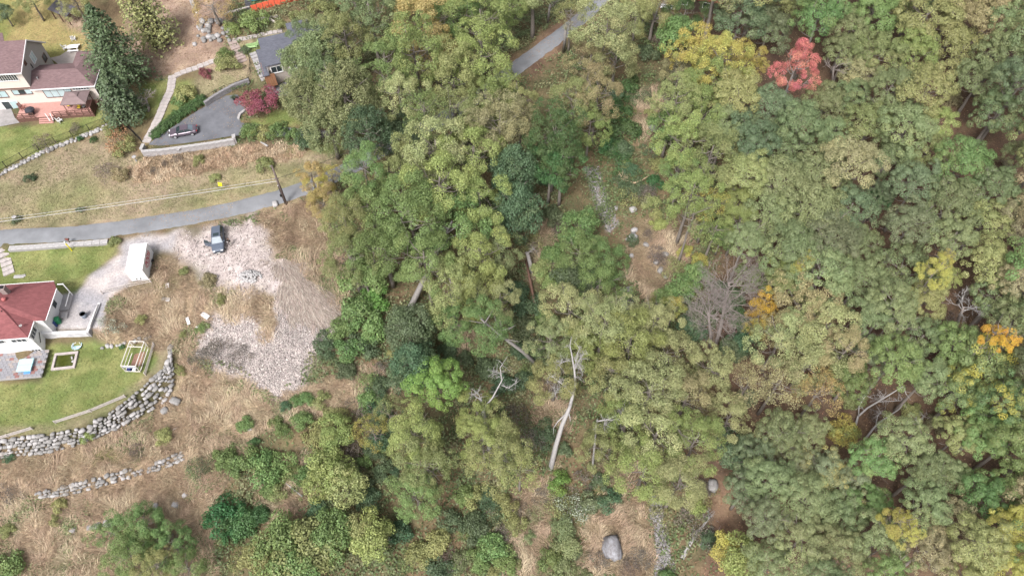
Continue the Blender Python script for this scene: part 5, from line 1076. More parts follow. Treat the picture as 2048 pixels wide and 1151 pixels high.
for (x, y, w, d) in ((0, 1.2, 3.3, .32), (0, -1.2, 3.3, .32), (-1.5, 0, .32, 2.08), (1.5, 0, .32, 2.08)): MB().box((x, y, .1), (w, d, .4)).build('kerb', mat('kerb_stone', (.42, .37, .36), .9, .2, 3, .2), pn)
MB().box((0, 0, .06), (2.7, 2.1, .06)).build('water', mat('pond_water', (.055, .065, .012), .15, .3, 2, 0, 0, .5), pn); inst('stone', STONES[9], pn, (1.2, -.2, .15), (0, 0, 1), (.3, .2, .2)); inst('stone', STONES[8], pn, (.9, .4, .15), (0, 0, 2), (.25, .15, .15))
bs = thing('plastic_basin', 'pale blue plastic basin lying below the retaining wall', 'basin', G(155, 692)); b = MB(); b.lathe([(.55, 0), (.7, .28), (.74, .28), (.58, .03), (.0, .03)], (0, 0, 0), 14); b.build('basin', mat('pale_blue_plastic', (.45, .66, .78), .4), bs); MB().tube([(-.72, 0, .28), (0, -.75, .29), (.72, 0, .28), (0, .75, .29), (-.72, 0, .28)], .04, 5).build('rim', WHITE, bs)
for px_, py_, lab, cc, s_ in [(170, 633, 'grey metal barrel on the gravel court', (.22, .25, .30), 1.0)]:
    q = thing('barrel', lab, 'barrel', G(px_, py_)); MB().lathe([(.36, 0), (.4, .1), (.38, .4), (.42, .45), (.38, .5), (.4, .85), (.36, .86), (.34, .5), (0, .5)], (0, 0, 0), 14).build('drum', mat('barrel_grey', cc, .5, .2, 3), q, True); MB().lathe([(.41, .82), (.43, .84), (.43, .9), (.37, .9), (.37, .82)], (0, 0, 0), 14).build('rim', IRON, q)
for px_, py_, lab, cc in [(112, 650, 'dark blue rubbish bin against the white house', (.04, .07, .20)), (119, 644, 'green rubbish bin behind the dark blue bin', (.03, .20, .09))]:
    q = thing('wheelie_bin', lab, 'bin', G(px_, py_), R(20)); b = MB(); b.prism([(-.28, -.3), (.28, -.3), (.3, .3), (-.3, .3)], 0, .95); b.build('bin_body', mat(lab[:9], cc, .5, .15, 3), q); MB().box((0, 0, 1.0), (.64, .7, .08)).build('lid', mat('lid' + lab[:6], tuple(x * 1.1 for x in cc), .45, .1), q); MB().tube([(-.3, .33, .1), (.3, .33, .1)], .1, 8).build('wheels_axle', IRON, q); MB().beam((-.25, .38, .98), (.25, .38, .98), .05, .05).build('handle', IRON, q)
# --- the dark flat-roofed house under the trees
h3 = thing('house', 'timber-clad house with dark flat roof half hidden by trees', 'house', W(537, 173, 2.0), R(20))
PLANK = mat('cedar_planks', (.30, .15, .085), .75, .3, 3, .15, stretch=(6, 6, .4))
MB().prism([(.9, .0), (13, 0), (13, 7.2), (.9, 7.2)], -1.5, 4.3).build('wall', mat('buff_render', (.38, .33, .30), .85, .1, 2), h3); MB().prism([(0.0, -1.6), (.897, -1.6), (.897, 5.2), (0.0, 5.2)], -1.5, 3.7).build('side_wall', mat('grey_stone_wall', (.26, .25, .26), .9, .25, 3, .3), h3)
for k in range(8): MB().box((-.03, -1.4 + k * .42, 2.9), (.05, .38, 2.0)).build('plank', PLANK, h3)
for k in range(5): MB().box((.1 + k * .36, -1.64, 2.5), (.33, .05, 2.6)).build('plank', PLANK, h3)
MB().prism([(.6, -.3), (13.4, -.3), (13.4, 7.6), (.6, 7.6)], 4.3, 4.55).build('roof', ROOFD, h3); MB().prism([(-.25, -1.9), (.9, -1.9), (.597, -.3), (.597, 5.5), (-.25, 5.5)], 3.7, 3.88).build('lower_roof', ROOFD, h3); MB().prism([(6, 7.6), (10, 7.6), (10, 10.6), (6, 10.6)], 3.4, 4.2).build('roof', ROOFD, h3)
window(h3, 1.4, 3.2, 2.6, 3.8, 0, 'y', -1, 2, 1, GLASS, WHITE, .14); window(h3, 4.6, 6.6, 2.6, 3.8, 0, 'y', -1, 2, 1, GLASS, WHITE, .14); window(h3, 8.2, 9.4, 2.6, 3.8, 0, 'y', -1, 1, 1, GLASS, WHITE, .14)
MB().prism([(-.6, -3.4), (6, -3.4), (6, -.003), (.9, -.003), (.9, -1.7), (-.6, -1.7)], -1.5, .1).build('terrace', mat('terrace_stone', (.28, .27, .30), .9, .2, 2), h3); MB().beam((-.4, -3.4, .9), (6, -3.4, .9), .06, .06).build('terrace_rail', IRON, h3); MB().beam((-.6, -3.5, .1), (2, -3.5, .1), .25, .2).build('coping', STONEP, h3)
gb = thing('garden_bench', 'lime-green garden bench beside the dark flat roof', 'bench', G(505, 97), R(15)); GRN = mat('lime_plastic', (.32, .46, .22), .5, .08, 3)
for k in range(4): MB().box((0, -.22 + k * .14, .42), (1.9, .12, .04)).build('seat_slat', GRN, gb)
for k in range(3): MB().box((0, .32, .55 + k * .15), (1.9, .04, .12)).build('back_slat', GRN, gb)
for sx in (-.85, .85):
    for sy in (-.2, .3): MB().box((sx, sy, .22), (.07, .07, .44)).build('leg', GRN, gb)
slat_chair('garden_chair', 'lime-green slatted chair beside the lime-green bench', G(514, 92), R(-60), GRN)

# ------------------------------------------------------------------ storage container
cb_ = W(301, 566, -.45)
ct = thing('storage_container', 'white portable storage container with red lettering on its side', 'container', on(W(287, 535, -.45)), R(4.5 + 2.7))
CW = mat('container_white', (.80, .79, .80), .5, .03, 1.5)
L_, B_, H_ = 5.0, 2.42, 2.45; ZB = .22
MB().box((0, 0, ZB + H_ / 2), (B_, L_, H_)).build('body', CW, ct)
for sx in (-1, 1):
    for sy in (-1, 1):
        MB().box((sx * (B_ / 2 - .02), sy * (L_ / 2 - .02), ZB + H_ / 2), (.12, .12, H_ + .04)).build('corner_post', WHITE, ct); MB().box((sx * .95, sy * 2.1, ZB / 2 - .1), (.25, .35, ZB + .2)).build('foot', IRON, ct)
MB().box((0, 0, ZB + H_ + .02), (B_ + .06, L_ + .06, .05)).build('roof', CW, ct); MB().box((0, 0, ZB - .05), (B_ + .02, L_ + .02, .14)).build('floor_frame', mat('container_grey', (.40, .40, .42), .6), ct)
b = MB()
for k in range(9): MB().box((0, -L_ / 2 - .012, ZB + .25 + k * .25), (B_ - .3, .025, .22)).build('door_slat', WHITE, ct)
for sx in (-.35, .2): MB().box((sx, -L_ / 2 - .04, ZB + .45), (.12, .05, .35)).build('latch', IRON, ct)
MB().box((B_ / 2 + .1, .9, .25), (.35, .5, .4)).build('hitch', IRON, ct)
RED = mat('sign_red', (.50, .02, .05), .5, .05)
def text_mesh(name, s_, size, m, par, loc, rot, shear=0.0):
    cu = bpy.data.curves.new(name, 'FONT'); cu.body = s_; cu.size = size; cu.align_x = 'CENTER'; cu.align_y = 'CENTER'; cu.shear = shear; cu.extrude = .004; cu.offset = .02
    tmp = bpy.data.objects.new(name, cu); COL.objects.link(tmp); bpy.context.view_layer.update()
    me = bpy.data.meshes.new_from_object(tmp.evaluated_get(bpy.context.evaluated_depsgraph_get())); bpy.data.objects.remove(tmp)
    me.materials.clear(); me.materials.append(m); o = inst(name, me, par, loc, rot); return o
text_mesh('lettering', 'PODS', 1.05, RED, ct, (B_ / 2 + .016, .25, ZB + 1.45), (R(90), 0, R(90)), .25)
b = MB(); NQ = 40
def ell(t, rx, rz): return (B_ / 2 + .012, .25 + rx * math.copysign(abs(math.cos(t)) ** .6, math.cos(t)), ZB + 1.45 + rz * math.copysign(abs(math.sin(t)) ** .6, math.sin(t)))
for i in range(NQ):
    t0, t1 = 2 * math.pi * i / NQ, 2 * math.pi * (i + 1) / NQ; b.face([ell(t0, 1.5, .52), ell(t1, 1.5, .52), ell(t1, 1.42, .45), ell(t0, 1.42, .45)])
b.build('lettering_border', RED, ct); MB().box((B_ / 2 + .012, .1, ZB + .72), (.01, 1.5, .09)).build('lettering_line', RED, ct)

# ------------------------------------------------------------------ cars
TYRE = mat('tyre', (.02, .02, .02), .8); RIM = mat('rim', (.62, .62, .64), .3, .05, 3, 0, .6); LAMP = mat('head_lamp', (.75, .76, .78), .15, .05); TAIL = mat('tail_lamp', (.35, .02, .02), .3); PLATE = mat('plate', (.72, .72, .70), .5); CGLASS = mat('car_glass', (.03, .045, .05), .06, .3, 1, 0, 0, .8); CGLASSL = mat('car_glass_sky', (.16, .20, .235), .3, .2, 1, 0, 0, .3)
def car(name, label, loc, rz, paint, sc=1.0, sunroof=False, door=False, suv=False, scr=CGLASS):
    c = thing(name, label, 'car', loc, rz); c.scale = (sc, sc, sc)
    st = [(-2.34, .50, .66, .42), (-2.28, .86, .76, .34), (-2.05, .99, .84, .27), (-1.3, 1.02, .88, .25), (0, .97, .90, .24), (.95, .97, .90, .25), (1.35, .93, .88, .25), (2.0, .80, .83, .27), (2.26, .68, .72, .32), (2.36, .52, .58, .42)]
    if suv: st = [(x, z + (.08 if x > -1.4 else .16), w, l) for x, z, w, l in st]
    b = MB(); K = 8
    for x, zt, w, zl in st:
        for y, z in ((-w * .86, zl), (-w, zl + .2), (-w, zt - .12), (-w * .84, zt), (w * .84, zt), (w, zt - .12), (w, zl + .2), (w * .86, zl)): b.v.append((x, y, z))
    for i in range(len(st) - 1):
        for k in range(K): a = i * K + k; d = i * K + (k + 1) % K; b.f.append([a, d, d + K, a + K])
    b.f.append(list(range(K))); b.f.append([(len(st) - 1) * K + k for k in range(K)][::-1])
    b.build('body', paint, c, False)
    zb = 1.04 if suv else .95; zt = 1.62 if suv else 1.44; xr = -2.05 if suv else -1.75; xrt = -1.75 if suv else -1.0
    base = [(xr, .80), (1.05, .80)]; top = [(xrt, .62), (.28, .62)]
    B4 = [(xr, -.80, zb), (1.05, -.80, zb), (1.05, .80, zb), (xr, .80, zb)]; T4 = [(xrt, -.60, zt), (.28, -.60, zt), (.28, .60, zt), (xrt, .60, zt)]
    g = MB(); n = 0; g.v = B4 + T4; g.f = [[0, 1, 5, 4], [1, 2, 6, 5], [2, 3, 7, 6], [3, 0, 4, 7], [4, 5, 6, 7]]; g.build('cabin', paint, c)
    rf_ = MB().prism([(xrt + .02, -.57), (.25, -.57), (.25, .57), (xrt + .02, .57)], zt - .01, zt + .035).build('roof', paint, c)
    if sunroof: MB().box((-.15, 0, zt + .04), (.55, .8, .02)).build('sunroof', CGLASS, rf_)
    def pane(nm, a, bq, cq, dq, m, k=.10):
        P = [Vector(v) for v in (a, bq, cq, dq)]; ce = sum(P, Vector()) / 4; nr_ = (P[1] - P[0]).cross(P[3] - P[0]).normalized(); Q = [p.lerp(ce, k) + nr_ * .012 for p in P]; MB().face(Q).build(nm, m, c)
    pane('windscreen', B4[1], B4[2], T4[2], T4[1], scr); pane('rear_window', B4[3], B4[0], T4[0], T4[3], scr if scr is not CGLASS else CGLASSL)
    for s_ in (0, 1):
        A, Bp, Cp, Dp = (B4[0], B4[1], T4[1], T4[0]) if s_ == 0 else (B4[2], B4[3], T4[3], T4[2])
        A, Bp, Cp, Dp = map(Vector, (A, Bp, Cp, Dp)); m0 = A.lerp(Bp, .5); m1 = Dp.lerp(Cp, .5); pane('side_window', A, m0, m1, Dp, CGLASS, .09); pane('side_window', m0, Bp, Cp, m1, CGLASS, .09)
    for x in (-1.42, 1.42):
        for s_ in (-1, 1):
            w_ = inst('wheel', WHEEL, c, (x, s_ * .80, .32)); inst('rim', RIMM, w_, (0, s_ * .07, 0))
    for s_ in (-1, 1):
        MB().box((2.18, s_ * .55, .68 + .06 * suv), (.22, .32, .12)).build('headlight', LAMP, c); MB().box((-2.27, s_ * .58, .80 + .1 * suv), (.1, .3, .16)).build('taillight', TAIL, c); MB().box((.85, s_ * .97, 1.02 + .08 * suv), (.14, .2, .12)).build('wing_mirror', paint, c)
    MB().box((2.37, 0, .45), (.03, .5, .12)).build('number_plate', PLATE, c); MB().box((2.33, 0, .62), (.05, .9, .14)).build('grille', IRON, c); MB().box((-2.36, 0, .62), (.03, .5, .12)).build('number_plate', PLATE, c)
    if door:
        M = Matrix.Rotation(R(66), 3, 'Z'); hinge = Vector((.92, -.9, 0))
        def dp(x, y, z): return hinge + M @ Vector((x, y, z))
        q = MB(); q.v = [tuple(dp(*v)) for v in ((0, -.04, .32), (-1.05, -.04, .32), (-1.05, -.04, 1.05), (0, -.04, 1.02), (0, .06, .32), (-1.05, .06, .32), (-1.05, .06, 1.05), (0, .06, 1.02))]; q.f = [[0, 1, 2, 3], [7, 6, 5, 4], [0, 4, 5, 1], [1, 5, 6, 2], [2, 6, 7, 3], [3, 7, 4, 0]]
        do = q.build('door', paint, c); do['label'] = 'front door swung wide open'
        MB().face([dp(-.05, .0, 1.04), dp(-1.0, .0, 1.06), dp(-.95, .12, 1.5), dp(-.45, .12, 1.48)]).build('side_window', CGLASS, do); MB().tube([dp(-1.03, 0, 1.06), dp(-.97, .12, 1.52), dp(-.45, .12, 1.50), dp(-.03, 0, 1.04)], .035, 5).build('window_frame', paint, do); MB().box(dp(-.5, .08, .7), (.7, .04, .5), m=M).build('door_card', mat('door_lining', (.55, .54, .52), .7), do)
    return c
def wheel_meshes():
    b = MB(); P = []
    n = 16
    for r_, y in ((.24, -.1), (.31, -.1), (.33, -.06), (.33, .06), (.31, .1), (.24, .1)):
        for q in range(n): t = 2 * math.pi * q / n; b.v.append((r_ * math.cos(t), y, r_ * math.sin(t)))
    for i in range(5):
        for q in range(n): a = i * n + q; d = i * n + (q + 1) % n; b.f.append([a, d, d + n, a + n])
    b.f.append(list(range(n))); b.f.append([5 * n + q for q in range(n)][::-1])
    w = b.mesh('wheel', TYRE, True); b = MB(); 
    for r_, y in ((.05, -.05), (.22, -.05), (.22, .05), (.05, .05)):
        for q in range(n): t = 2 * math.pi * q / n; b.v.append((r_ * math.cos(t), y, r_ * math.sin(t)))
    for i in range(3):
        for q in range(n): a = i * n + q; d = i * n + (q + 1) % n; b.f.append([a, d, d + n, a + n])
    b.f.append(list(range(n))); b.f.append([3 * n + q for q in range(n)][::-1]); return w, b.mesh('rim', RIM, False)
WHEEL, RIMM = wheel_meshes()
car('car', 'purple-grey sedan parked on the asphalt driveway', G(369, 268) + Vector((0, 0, .07)), R(194), mat('plum_paint', (.13, .105, .13), .28, .05, 2, 0, .3, .5), 1.0)
car('car', 'dark blue-grey car with an open front door on the gravel pad', G(439, 484) + Vector((0, 0, .03)), R(-77), mat('slate_paint', (.10, .12, .16), .4, .05, 2, 0, .1, .35), 1.06, True, True, True, CGLASSL)

# ------------------------------------------------------------------ person beside the car
def person(label, loc, rz):
    t = thing('person', label, 'person', loc, rz)
    J = dict(pel=(0, 0, .95), wai=(0, .02, 1.10), che=(0, .03, 1.32), nec=(0, .01, 1.49), hip_l=(.10, 0, .90), hip_r=(-.10, 0, .90), kne_l=(.12, -.03, .50), kne_r=(-.12, -.01, .50), ank_l=(.13, .02, .09), ank_r=(-.14, .03, .09), toe_l=(.15, -.15, .04), toe_r=(-.16, -.14, .04),
             sho_l=(.19, .03, 1.42), sho_r=(-.19, .03, 1.42), elb_l=(.27, .02, 1.14), elb_r=(-.27, .02, 1.14), wri_l=(.12, -.24, 1.12), wri_r=(-.12, -.24, 1.12), pal_l=(.07, -.30, 1.13), pal_r=(-.07, -.30, 1.13))
    rad = dict(pel=.155, wai=.14, che=.165, nec=.06, hip_l=.095, hip_r=.095, kne_l=.065, kne_r=.065, ank_l=.05, ank_r=.05, toe_l=.04, toe_r=.04, sho_l=.075, sho_r=.075, elb_l=.052, elb_r=.052, wri_l=.034, wri_r=.034, pal_l=.04, pal_r=.04)
    ed = [('pel', 'wai'), ('wai', 'che'), ('che', 'nec'), ('pel', 'hip_l'), ('pel', 'hip_r'), ('hip_l', 'kne_l'), ('hip_r', 'kne_r'), ('kne_l', 'ank_l'), ('kne_r', 'ank_r'), ('ank_l', 'toe_l'), ('ank_r', 'toe_r'), ('che', 'sho_l'), ('che', 'sho_r'), ('sho_l', 'elb_l'), ('sho_r', 'elb_r'), ('elb_l', 'wri_l'), ('elb_r', 'wri_r'), ('wri_l', 'pal_l'), ('wri_r', 'pal_r')]
    for s_, w in ((1, 'l'), (-1, 'r')):      # five fingers a hand
        for k, (dx, L) in enumerate(((.035, .055), (.018, .085), (0, .095), (-.018, .085), (-.036, .065))):
            a = Vector(J['pal_' + w]) + Vector((dx * s_, -.015 if k else .01, 0)); m1 = a + Vector((-.4 * L * s_ * (k == 0), -L * .6, .01)); e1 = m1 + Vector((-.01 * s_, -L * .35, -L * .3))
            n0, n1 = f'f{k}a{w}', f'f{k}b{w}'; J[n0] = tuple(m1); J[n1] = tuple(e1); rad[n0] = .010; rad[n1] = .008; ed += [('pal_' + w, n0), (n0, n1)]
    keys = list(J); me = bpy.data.meshes.new('body'); me.from_pydata([J[k] for k in keys], [(keys.index(a), keys.index(c_)) for a, c_ in ed], [])
    o = bpy.data.objects.new('body', me); COL.objects.link(o); o.parent = t
    mod = o.modifiers.new('skin', 'SKIN'); mod.use_smooth_shade = True
    for k, v in zip(keys, me.skin_vertices[0].data): v.radius = (rad[k], rad[k]); v.use_root = (k == 'pel')
    o.modifiers.new('sub', 'SUBSURF').levels = 1; o.modifiers['sub'].render_levels = 2
    m = bpy.data.materials.new('clothing'); m.use_nodes = True; tr = m.node_tree; bs_ = tr.nodes['Principled BSDF']; bs_.inputs['Roughness'].default_value = .85
    tc = tr.nodes.new('ShaderNodeTexCoord'); sp = tr.nodes.new('ShaderNodeSeparateXYZ'); lk(tr, tc.outputs['Object'], sp.inputs[0]); rp = tr.nodes.new('ShaderNodeValToRGB'); rp.color_ramp.interpolation = 'CONSTANT'
    mp = tr.nodes.new('ShaderNodeMapRange'); mp.inputs['From Max'].default_value = 1.8; lk(tr, sp.outputs[2], mp.inputs['Value']); lk(tr, mp.outputs[0], rp.inputs[0])
    E0 = rp.color_ramp.elements; E0[0].position = 0; E0[0].color = (.12, .11, .11, 1); E0[1].position = .065; E0[1].color = (.42, .38, .35, 1)
    for p_, c_ in ((.555, (.012, .012, .014, 1)), (.825, (.45, .27, .20, 1))): e = E0.new(p_); e.color = c_
    fr = tr.nodes.new('ShaderNodeMath'); fr.operation = 'LESS_THAN'; fr.inputs[1].default_value = -.265; lk(tr, sp.outputs[1], fr.inputs[0]); mx = tr.nodes.new('ShaderNodeMix'); mx.data_type = 'RGBA'; mx.inputs[7].default_value = (.45, .27, .20, 1); lk(tr, fr.outputs[0], mx.inputs[0]); lk(tr, rp.outputs[0], mx.inputs[6]); lk(tr, mx.outputs[2], bs_.inputs['Base Color'])
    me.materials.append(m); SKIN = mat('skin', (.45, .27, .20), .6, .05)
    hd = MB().lathe([(.03, -.115), (.062, -.10), (.078, -.05), (.084, .01), (.078, .07), (.055, .11), (.0, .125)], (0, 0, 0), 12).build('head', SKIN, t, True, (0, -.02, 1.64)); hd.scale = (.92, 1.12, 1)
    MB().lathe([(.086, .0), (.092, .04), (.082, .09), (.05, .13), (0, .14)], (0, .015, 1.645), 12).build('hair', mat('dark_hair', (.03, .022, .018), .6), t, True)
    MB().box((0, -.12, 1.635), (.02, .03, .045)).build('nose', SKIN, t); MB().box((0, -.105, 1.585), (.045, .012, .012)).build('mouth', mat('lips', (.30, .11, .09), .6), t)
    for s_ in (-1, 1): MB().lathe([(0, -.01), (.011, 0), (0, .01)], (s_ * .03, -.103, 1.655), 6).build('eye', IRON, t); MB().box((s_ * .082, -.01, 1.64), (.015, .035, .05)).build('ear', SKIN, t)
    return t
pp = G(462.5, 490)
person('person in black top and pale trousers standing beside the dark car', pp + Vector((0, 0, .0)), R(-40))
rc = thing('remote_controller', 'small white handheld controller held by the person beside the car', 'controller', pp + Matrix.Rotation(R(-40), 3, 'Z') @ Vector((0, -.36, 1.13)), R(-40))
MB().box((0, 0, 0), (.20, .11, .05)).build('case', WHITE, rc); MB().box((0, -.09, .04), (.15, .02, .09)).build('screen', CGLASS, rc); MB().tube([(-.08, .02, .02), (-.09, -.03, .12)], .008, 5).build('antenna', IRON, rc); MB().tube([(.08, .02, .02), (.09, -.03, .12)], .008, 5).build('antenna', IRON, rc)

# ------------------------------------------------------------------ utility pole, cables, signs
POLE = mat('pole_wood', (.13, .10, .095), .85, .3, 3, .2, stretch=(4, 4, .3))
up_ = G(573, 408); up = thing('utility_pole', 'dark wooden utility pole with bracket and conduit at the lane bend', 'utility pole', up_)
MB().tube([(0, 0, -.5), (0, 0, 4.5), (0, 0, 9.0)], [.20, .17, .13], 9).build('pole', POLE, up, True); MB().tube([(-.22, -.05, 0), (-.2, -.05, 4.8)], .06, 6).build('conduit', IRON, up); MB().box((-.3, -.1, 2.2), (.3, .22, .5)).build('meter_box', IRON, up); MB().beam((-.5, 0, 6.0), (.3, 0, 6.0), .08, .1).build('bracket', POLE, up)
for zz in (5.4, 6.05, 8.8): MB().lathe([(.05, 0), (.08, .06), (.05, .16)], (-.24, -.05, zz), 8).build('insulator', STONEP, up)
MB().box((-.19, -.1, 4.6), (.12, .1, .14)).build('clamp', WHITE, up)
def cable(label, a, b_, sag, r_, m):
    P = [a.lerp(b_, t / 24) - Vector((0, 0, sag * 4 * (t / 24) * (1 - t / 24))) for t in range(25)]; o = MB().tube(P, r_, 5).build('overhead_cable', m, None); tag(o, label, 'cable'); return o
CABLE = mat('cable', (.42, .41, .42), .6); ztop = up_.z
cable('upper pale overhead cable running along the meadow from the pole', up_ + Vector((-.24, -.05, 6.1)), W(-160, 458, ztop + 5.6), .35, .024, CABLE); cable('thicker lower overhead cable running along the meadow from the pole', up_ + Vector((-.24, -.05, 5.5)), W(-160, 464, ztop + 5.0), .3, .04, CABLE); cable('dark overhead cable running from the pole into the trees', up_ + Vector((.1, 0, 6.1)), W(760, 275, ztop + 7), .4, .03, IRON)
YS = mat('sign_yellow', (.78, .66, .02), .5, .04)
ys_ = thing('road_sign', 'yellow warning sign on a post in the meadow', 'sign', G(446, 380), R(-12)); MB().box((0, 0, .75), (.06, .06, 1.9)).build('post', STONE, ys_); MB().box((0, -.05, 1.45), (.66, .03, .66), m=Matrix.Rotation(-.35, 3, 'X')).build('sign_plate', YS, ys_)
yp = thing('marker_post', 'yellow bent marker post with white cap beside the lane wall', 'post', G(144, 501)); MB().tube([(0, 0, -.2), (-.05, 0, 1.3), (-.12, .05, 1.9)], .09, 8).build('post', YS, yp); MB().tube([(-.12, .05, 1.88), (-.14, .06, 2.15)], .12, 8).build('cap', WHITE, yp)
mbx = thing('mailbox', 'brown mailbox on the lane wall beside the yellow post', 'mailbox', G(141, 487)); MB().box((0, 0, .5), (.1, .1, 1.0)).build('post', BROWNW, mbx); b = MB(); extr(b, [(-.15, 0), (-.15, .2), (-.08, .32), (.08, .32), (.15, .2), (.15, 0)], -.28, .28); o = b.build('box', BROWNW, mbx); o.location = (0, 0, 1.0); MB().box((.15, -.2, 1.3), (.12, .02, .15)).build('flag', RED, mbx)
for px_, py_, lab in [(35, 442, 'grey metal marker post among the lane-side weeds'), (273, 322, 'pale stone birdbath at the corner of the driveway wall'), (361, 306, 'white tree guard under the driveway wall')]:
    q = thing('garden_post' if 'post' in lab else ('birdbath' if 'bird' in lab else 'tree_guard'), lab, 'post' if 'post' in lab else ('birdbath' if 'bird' in lab else 'guard'), G(px_, py_)); MB().lathe([(.16, 0), (.1, .1), (.08, .8), (.12, .85)], (0, 0, 0), 8).build('stem', STONEP, q, True); MB().lathe([(.1, .85), (.34, 1.0), (.36, 1.08), (.2, 1.04), (0, 1.03)], (0, 0, 0), 12).build('top', STONEP, q, True)
lg = thing('cut_log', 'pale cut log lying on the bank below the driveway hedge', 'log', G(529, 290)); MB().tube([(-.6, .5, .2), (.7, -.4, .15)], [.2, .18], 9).build('bark', DEADW, lg); MB().tube([(-.61, .508, .2), (-.65, .535, .2)], .19, 9).build('cut_end', mat('cut_wood', (.62, .52, .42), .8), lg)

# ------------------------------------------------------------------ walls, steps and fences
def block_wall(name, label, pts, h, thick, cap, m, mc, zoff=0.0, bl=.9):
    P = [G(*p) for p in pts]; base = on(P[0]); t = thing(name, label, 'wall', base)
    for a, b_ in zip(P, P[1:]):
        L = (b_ - a).length; n = max(1, int(L / bl)); d = (b_ - a); ang = math.atan2(d.y, d.x)
        for i in range(n):
            c0 = a.lerp(b_, (i + .5) / n); z = c0.z + zoff
            MB().box((0, 0, 0), (L / n - .02, thick, h + .5)).build('block', m, t, False, c0 - base + Vector((0, 0, h / 2 - .25 + zoff))).rotation_euler = (0, 0, ang)
            if cap: MB().box((0, 0, 0), (L / n - .02, thick + .12, .1)).build('cap_stone', mc, t, False, c0 - base + Vector((0, 0, h + .055 + zoff))).rotation_euler = (0, 0, ang)
    return t
MAS = mat('masonry', (.36, .34, .345), .9, .25, 3, .3)
block_wall('driveway_wall', 'grey masonry wall with white coping below the parked sedan', [(288,311),(330,308),(380,301),(430,294),(471,287)], 1.0, .4, True, MAS, STONEP)
block_wall('driveway_wall', 'short return of the white-coped wall at the garden step end', [(288,309),(291,296)], 1.1, .4, True, MAS, STONEP)
block_wall('driveway_wall', 'short return of the white-coped wall at the hedge end', [(472,287),(470,277)], 1.1, .45, True, MAS, STONEP)
block_wall('lane_wall', 'low pale block wall between the lane and the front lawn', [(20,499),(70,496),(120,492),(170,489),(217,485)], .28, .75, True, CONC, STONEP, 0, .95)
block_wall('planter_wall', 'white curved planter kerb below the wine-red maple', [(478,240),(480,231),(490,223),(502,218)], .3, .3, True, STONEP, STONEP, 0, .6)
block_wall('hill_wall', 'dark stone wall holding the bank above the driveway', [(412,213),(430,200),(450,188),(472,176),(500,166)], 1.0, .5, False, mat('dark_masonry', (.22, .21, .22), .9, .3, 3, .3), STONE, 0, .8)
for q in list(bpy.data.objects):
    if q.parent is None and q.name.split('.')[0].endswith('_wall') and q.get('category'): q['kind'] = 'thing'
def steps(name, label, pts, n, w, m, rise=.06):
    P = [G(*p) for p in pts]; Q, L = pl(P, n); base = on(Q[0]); t = thing(name, label, 'steps', base)
    for i, q in enumerate(Q):
        d = Q[min(i + 1, n - 1)] - Q[max(i - 1, 0)]; a = math.atan2(d.y, d.x); MB().box((0, 0, 0), (L / n * 1.02, w, .3)).build('step', m, t, False, on(q) - base + Vector((0, 0, -.15 + .1 + rise * (i % 2)))).rotation_euler = (0, 0, a)
    return t
PATH = mat('path_stone', (.40, .36, .35), .9, .2, 2, .2)
steps('garden_steps', 'pale stone steps climbing beside the black driveway fence', [(294,282),(305,262),(318,235),(330,205),(342,180),(345,155)], 20, 1.4, PATH)
steps('garden_path', 'pale flagstone path crossing below the leaf-strewn yard', [(345,155),(365,145),(395,135),(430,122),(445,115)], 10, 1.1, PATH)
steps('garden_steps', 'timber-edged steps between the rock garden and the lime-green bench', [(486,122),(478,108),(470,94),(464,82)], 9, 1.6, mat('brown_path', (.34, .27, .25), .9, .2, 2))
steps('garden_path', 'narrow grey path along the upper garden terrace', [(470,80),(500,75),(530,68),(560,62)], 10, .9, PATH)
steps('side_steps', 'grey steps beside the timber-clad house wall', [(528,158),(520,140),(511,118),(506,108)], 9, 1.2, CONC)
steps('garden_steps', 'rough stone steps from the lane down to the white house', [(4,500),(10,515),(14,530),(18,545)], 6, 1.6, PATH)
for px_, py_, lab in [(470, 200, 'dark planter at the driveway corner below the stone wall')]:
    q = thing('planter', lab, 'planter', G(px_, py_)); MB().lathe([(.25, 0), (.4, .6), (.46, .62), (.42, .68), (.34, .6), (0, .58)], (0, 0, 0), 10).build('pot', IRON, q); o = inst('foliage', PROTO['weedy'][0], q, (0, 0, .8), (0, 0, 0), (.3, .3, .3)); o.color = (*CLR['dark'][0], 1); o['second_colour'] = list(CLR['dark'][1])
def fence(name, label, pts, h, spacing, rails, m, pr=.05, rr=.035, mesh=False, flat=False):
    P = [G(*p) for p in pts]; tot = sum((a - b_).length for a, b_ in zip(P, P[1:])); n = max(2, int(tot / spacing) + 1); Q, L = pl(P, n); base = on(Q[0]); t = thing(name, label, 'fence', base)
    Q = [on(q) for q in Q]
    for q in Q: MB().box((0, 0, h / 2 - .1), (pr * 2, pr * 2, h + .3)).build('post', m, t, False, q - base)
    for a, b_ in zip(Q, Q[1:]):
        for z in rails:
            k = MB(); v0 = Vector((0, 0, z)); k.beam(a - base + v0, b_ - base + v0, rr if not flat else rr * .7, rr * 2.2 if flat else rr); k.build('rail', m, t)
        if mesh:
            k = MB(); d = b_ - a; c_ = int(d.length / .16)
            for i in range(1, c_): p = a.lerp(b_, i / c_) - base; k.beam(p + Vector((0, 0, .08)), p + Vector((0, 0, h - .05)), .016, .016)
            o = k.build('pickets', m, t); o['kind'] = 'stuff'
    return t
fence('lawn_fence', 'black metal fence along the white stone edging of the lawn', [(-20,352),(0,342),(40,320),(90,294),(140,276),(175,262),(212,248)], 1.35, 2.6, (.1, 1.3), IRON, .045, .035, True)
fence('lawn_fence', 'black metal fence running down past the tall spruce', [(226,232),(245,244),(262,262),(285,285)], 1.3, 2.2, (.1, 1.25), IRON, .045, .035, True)
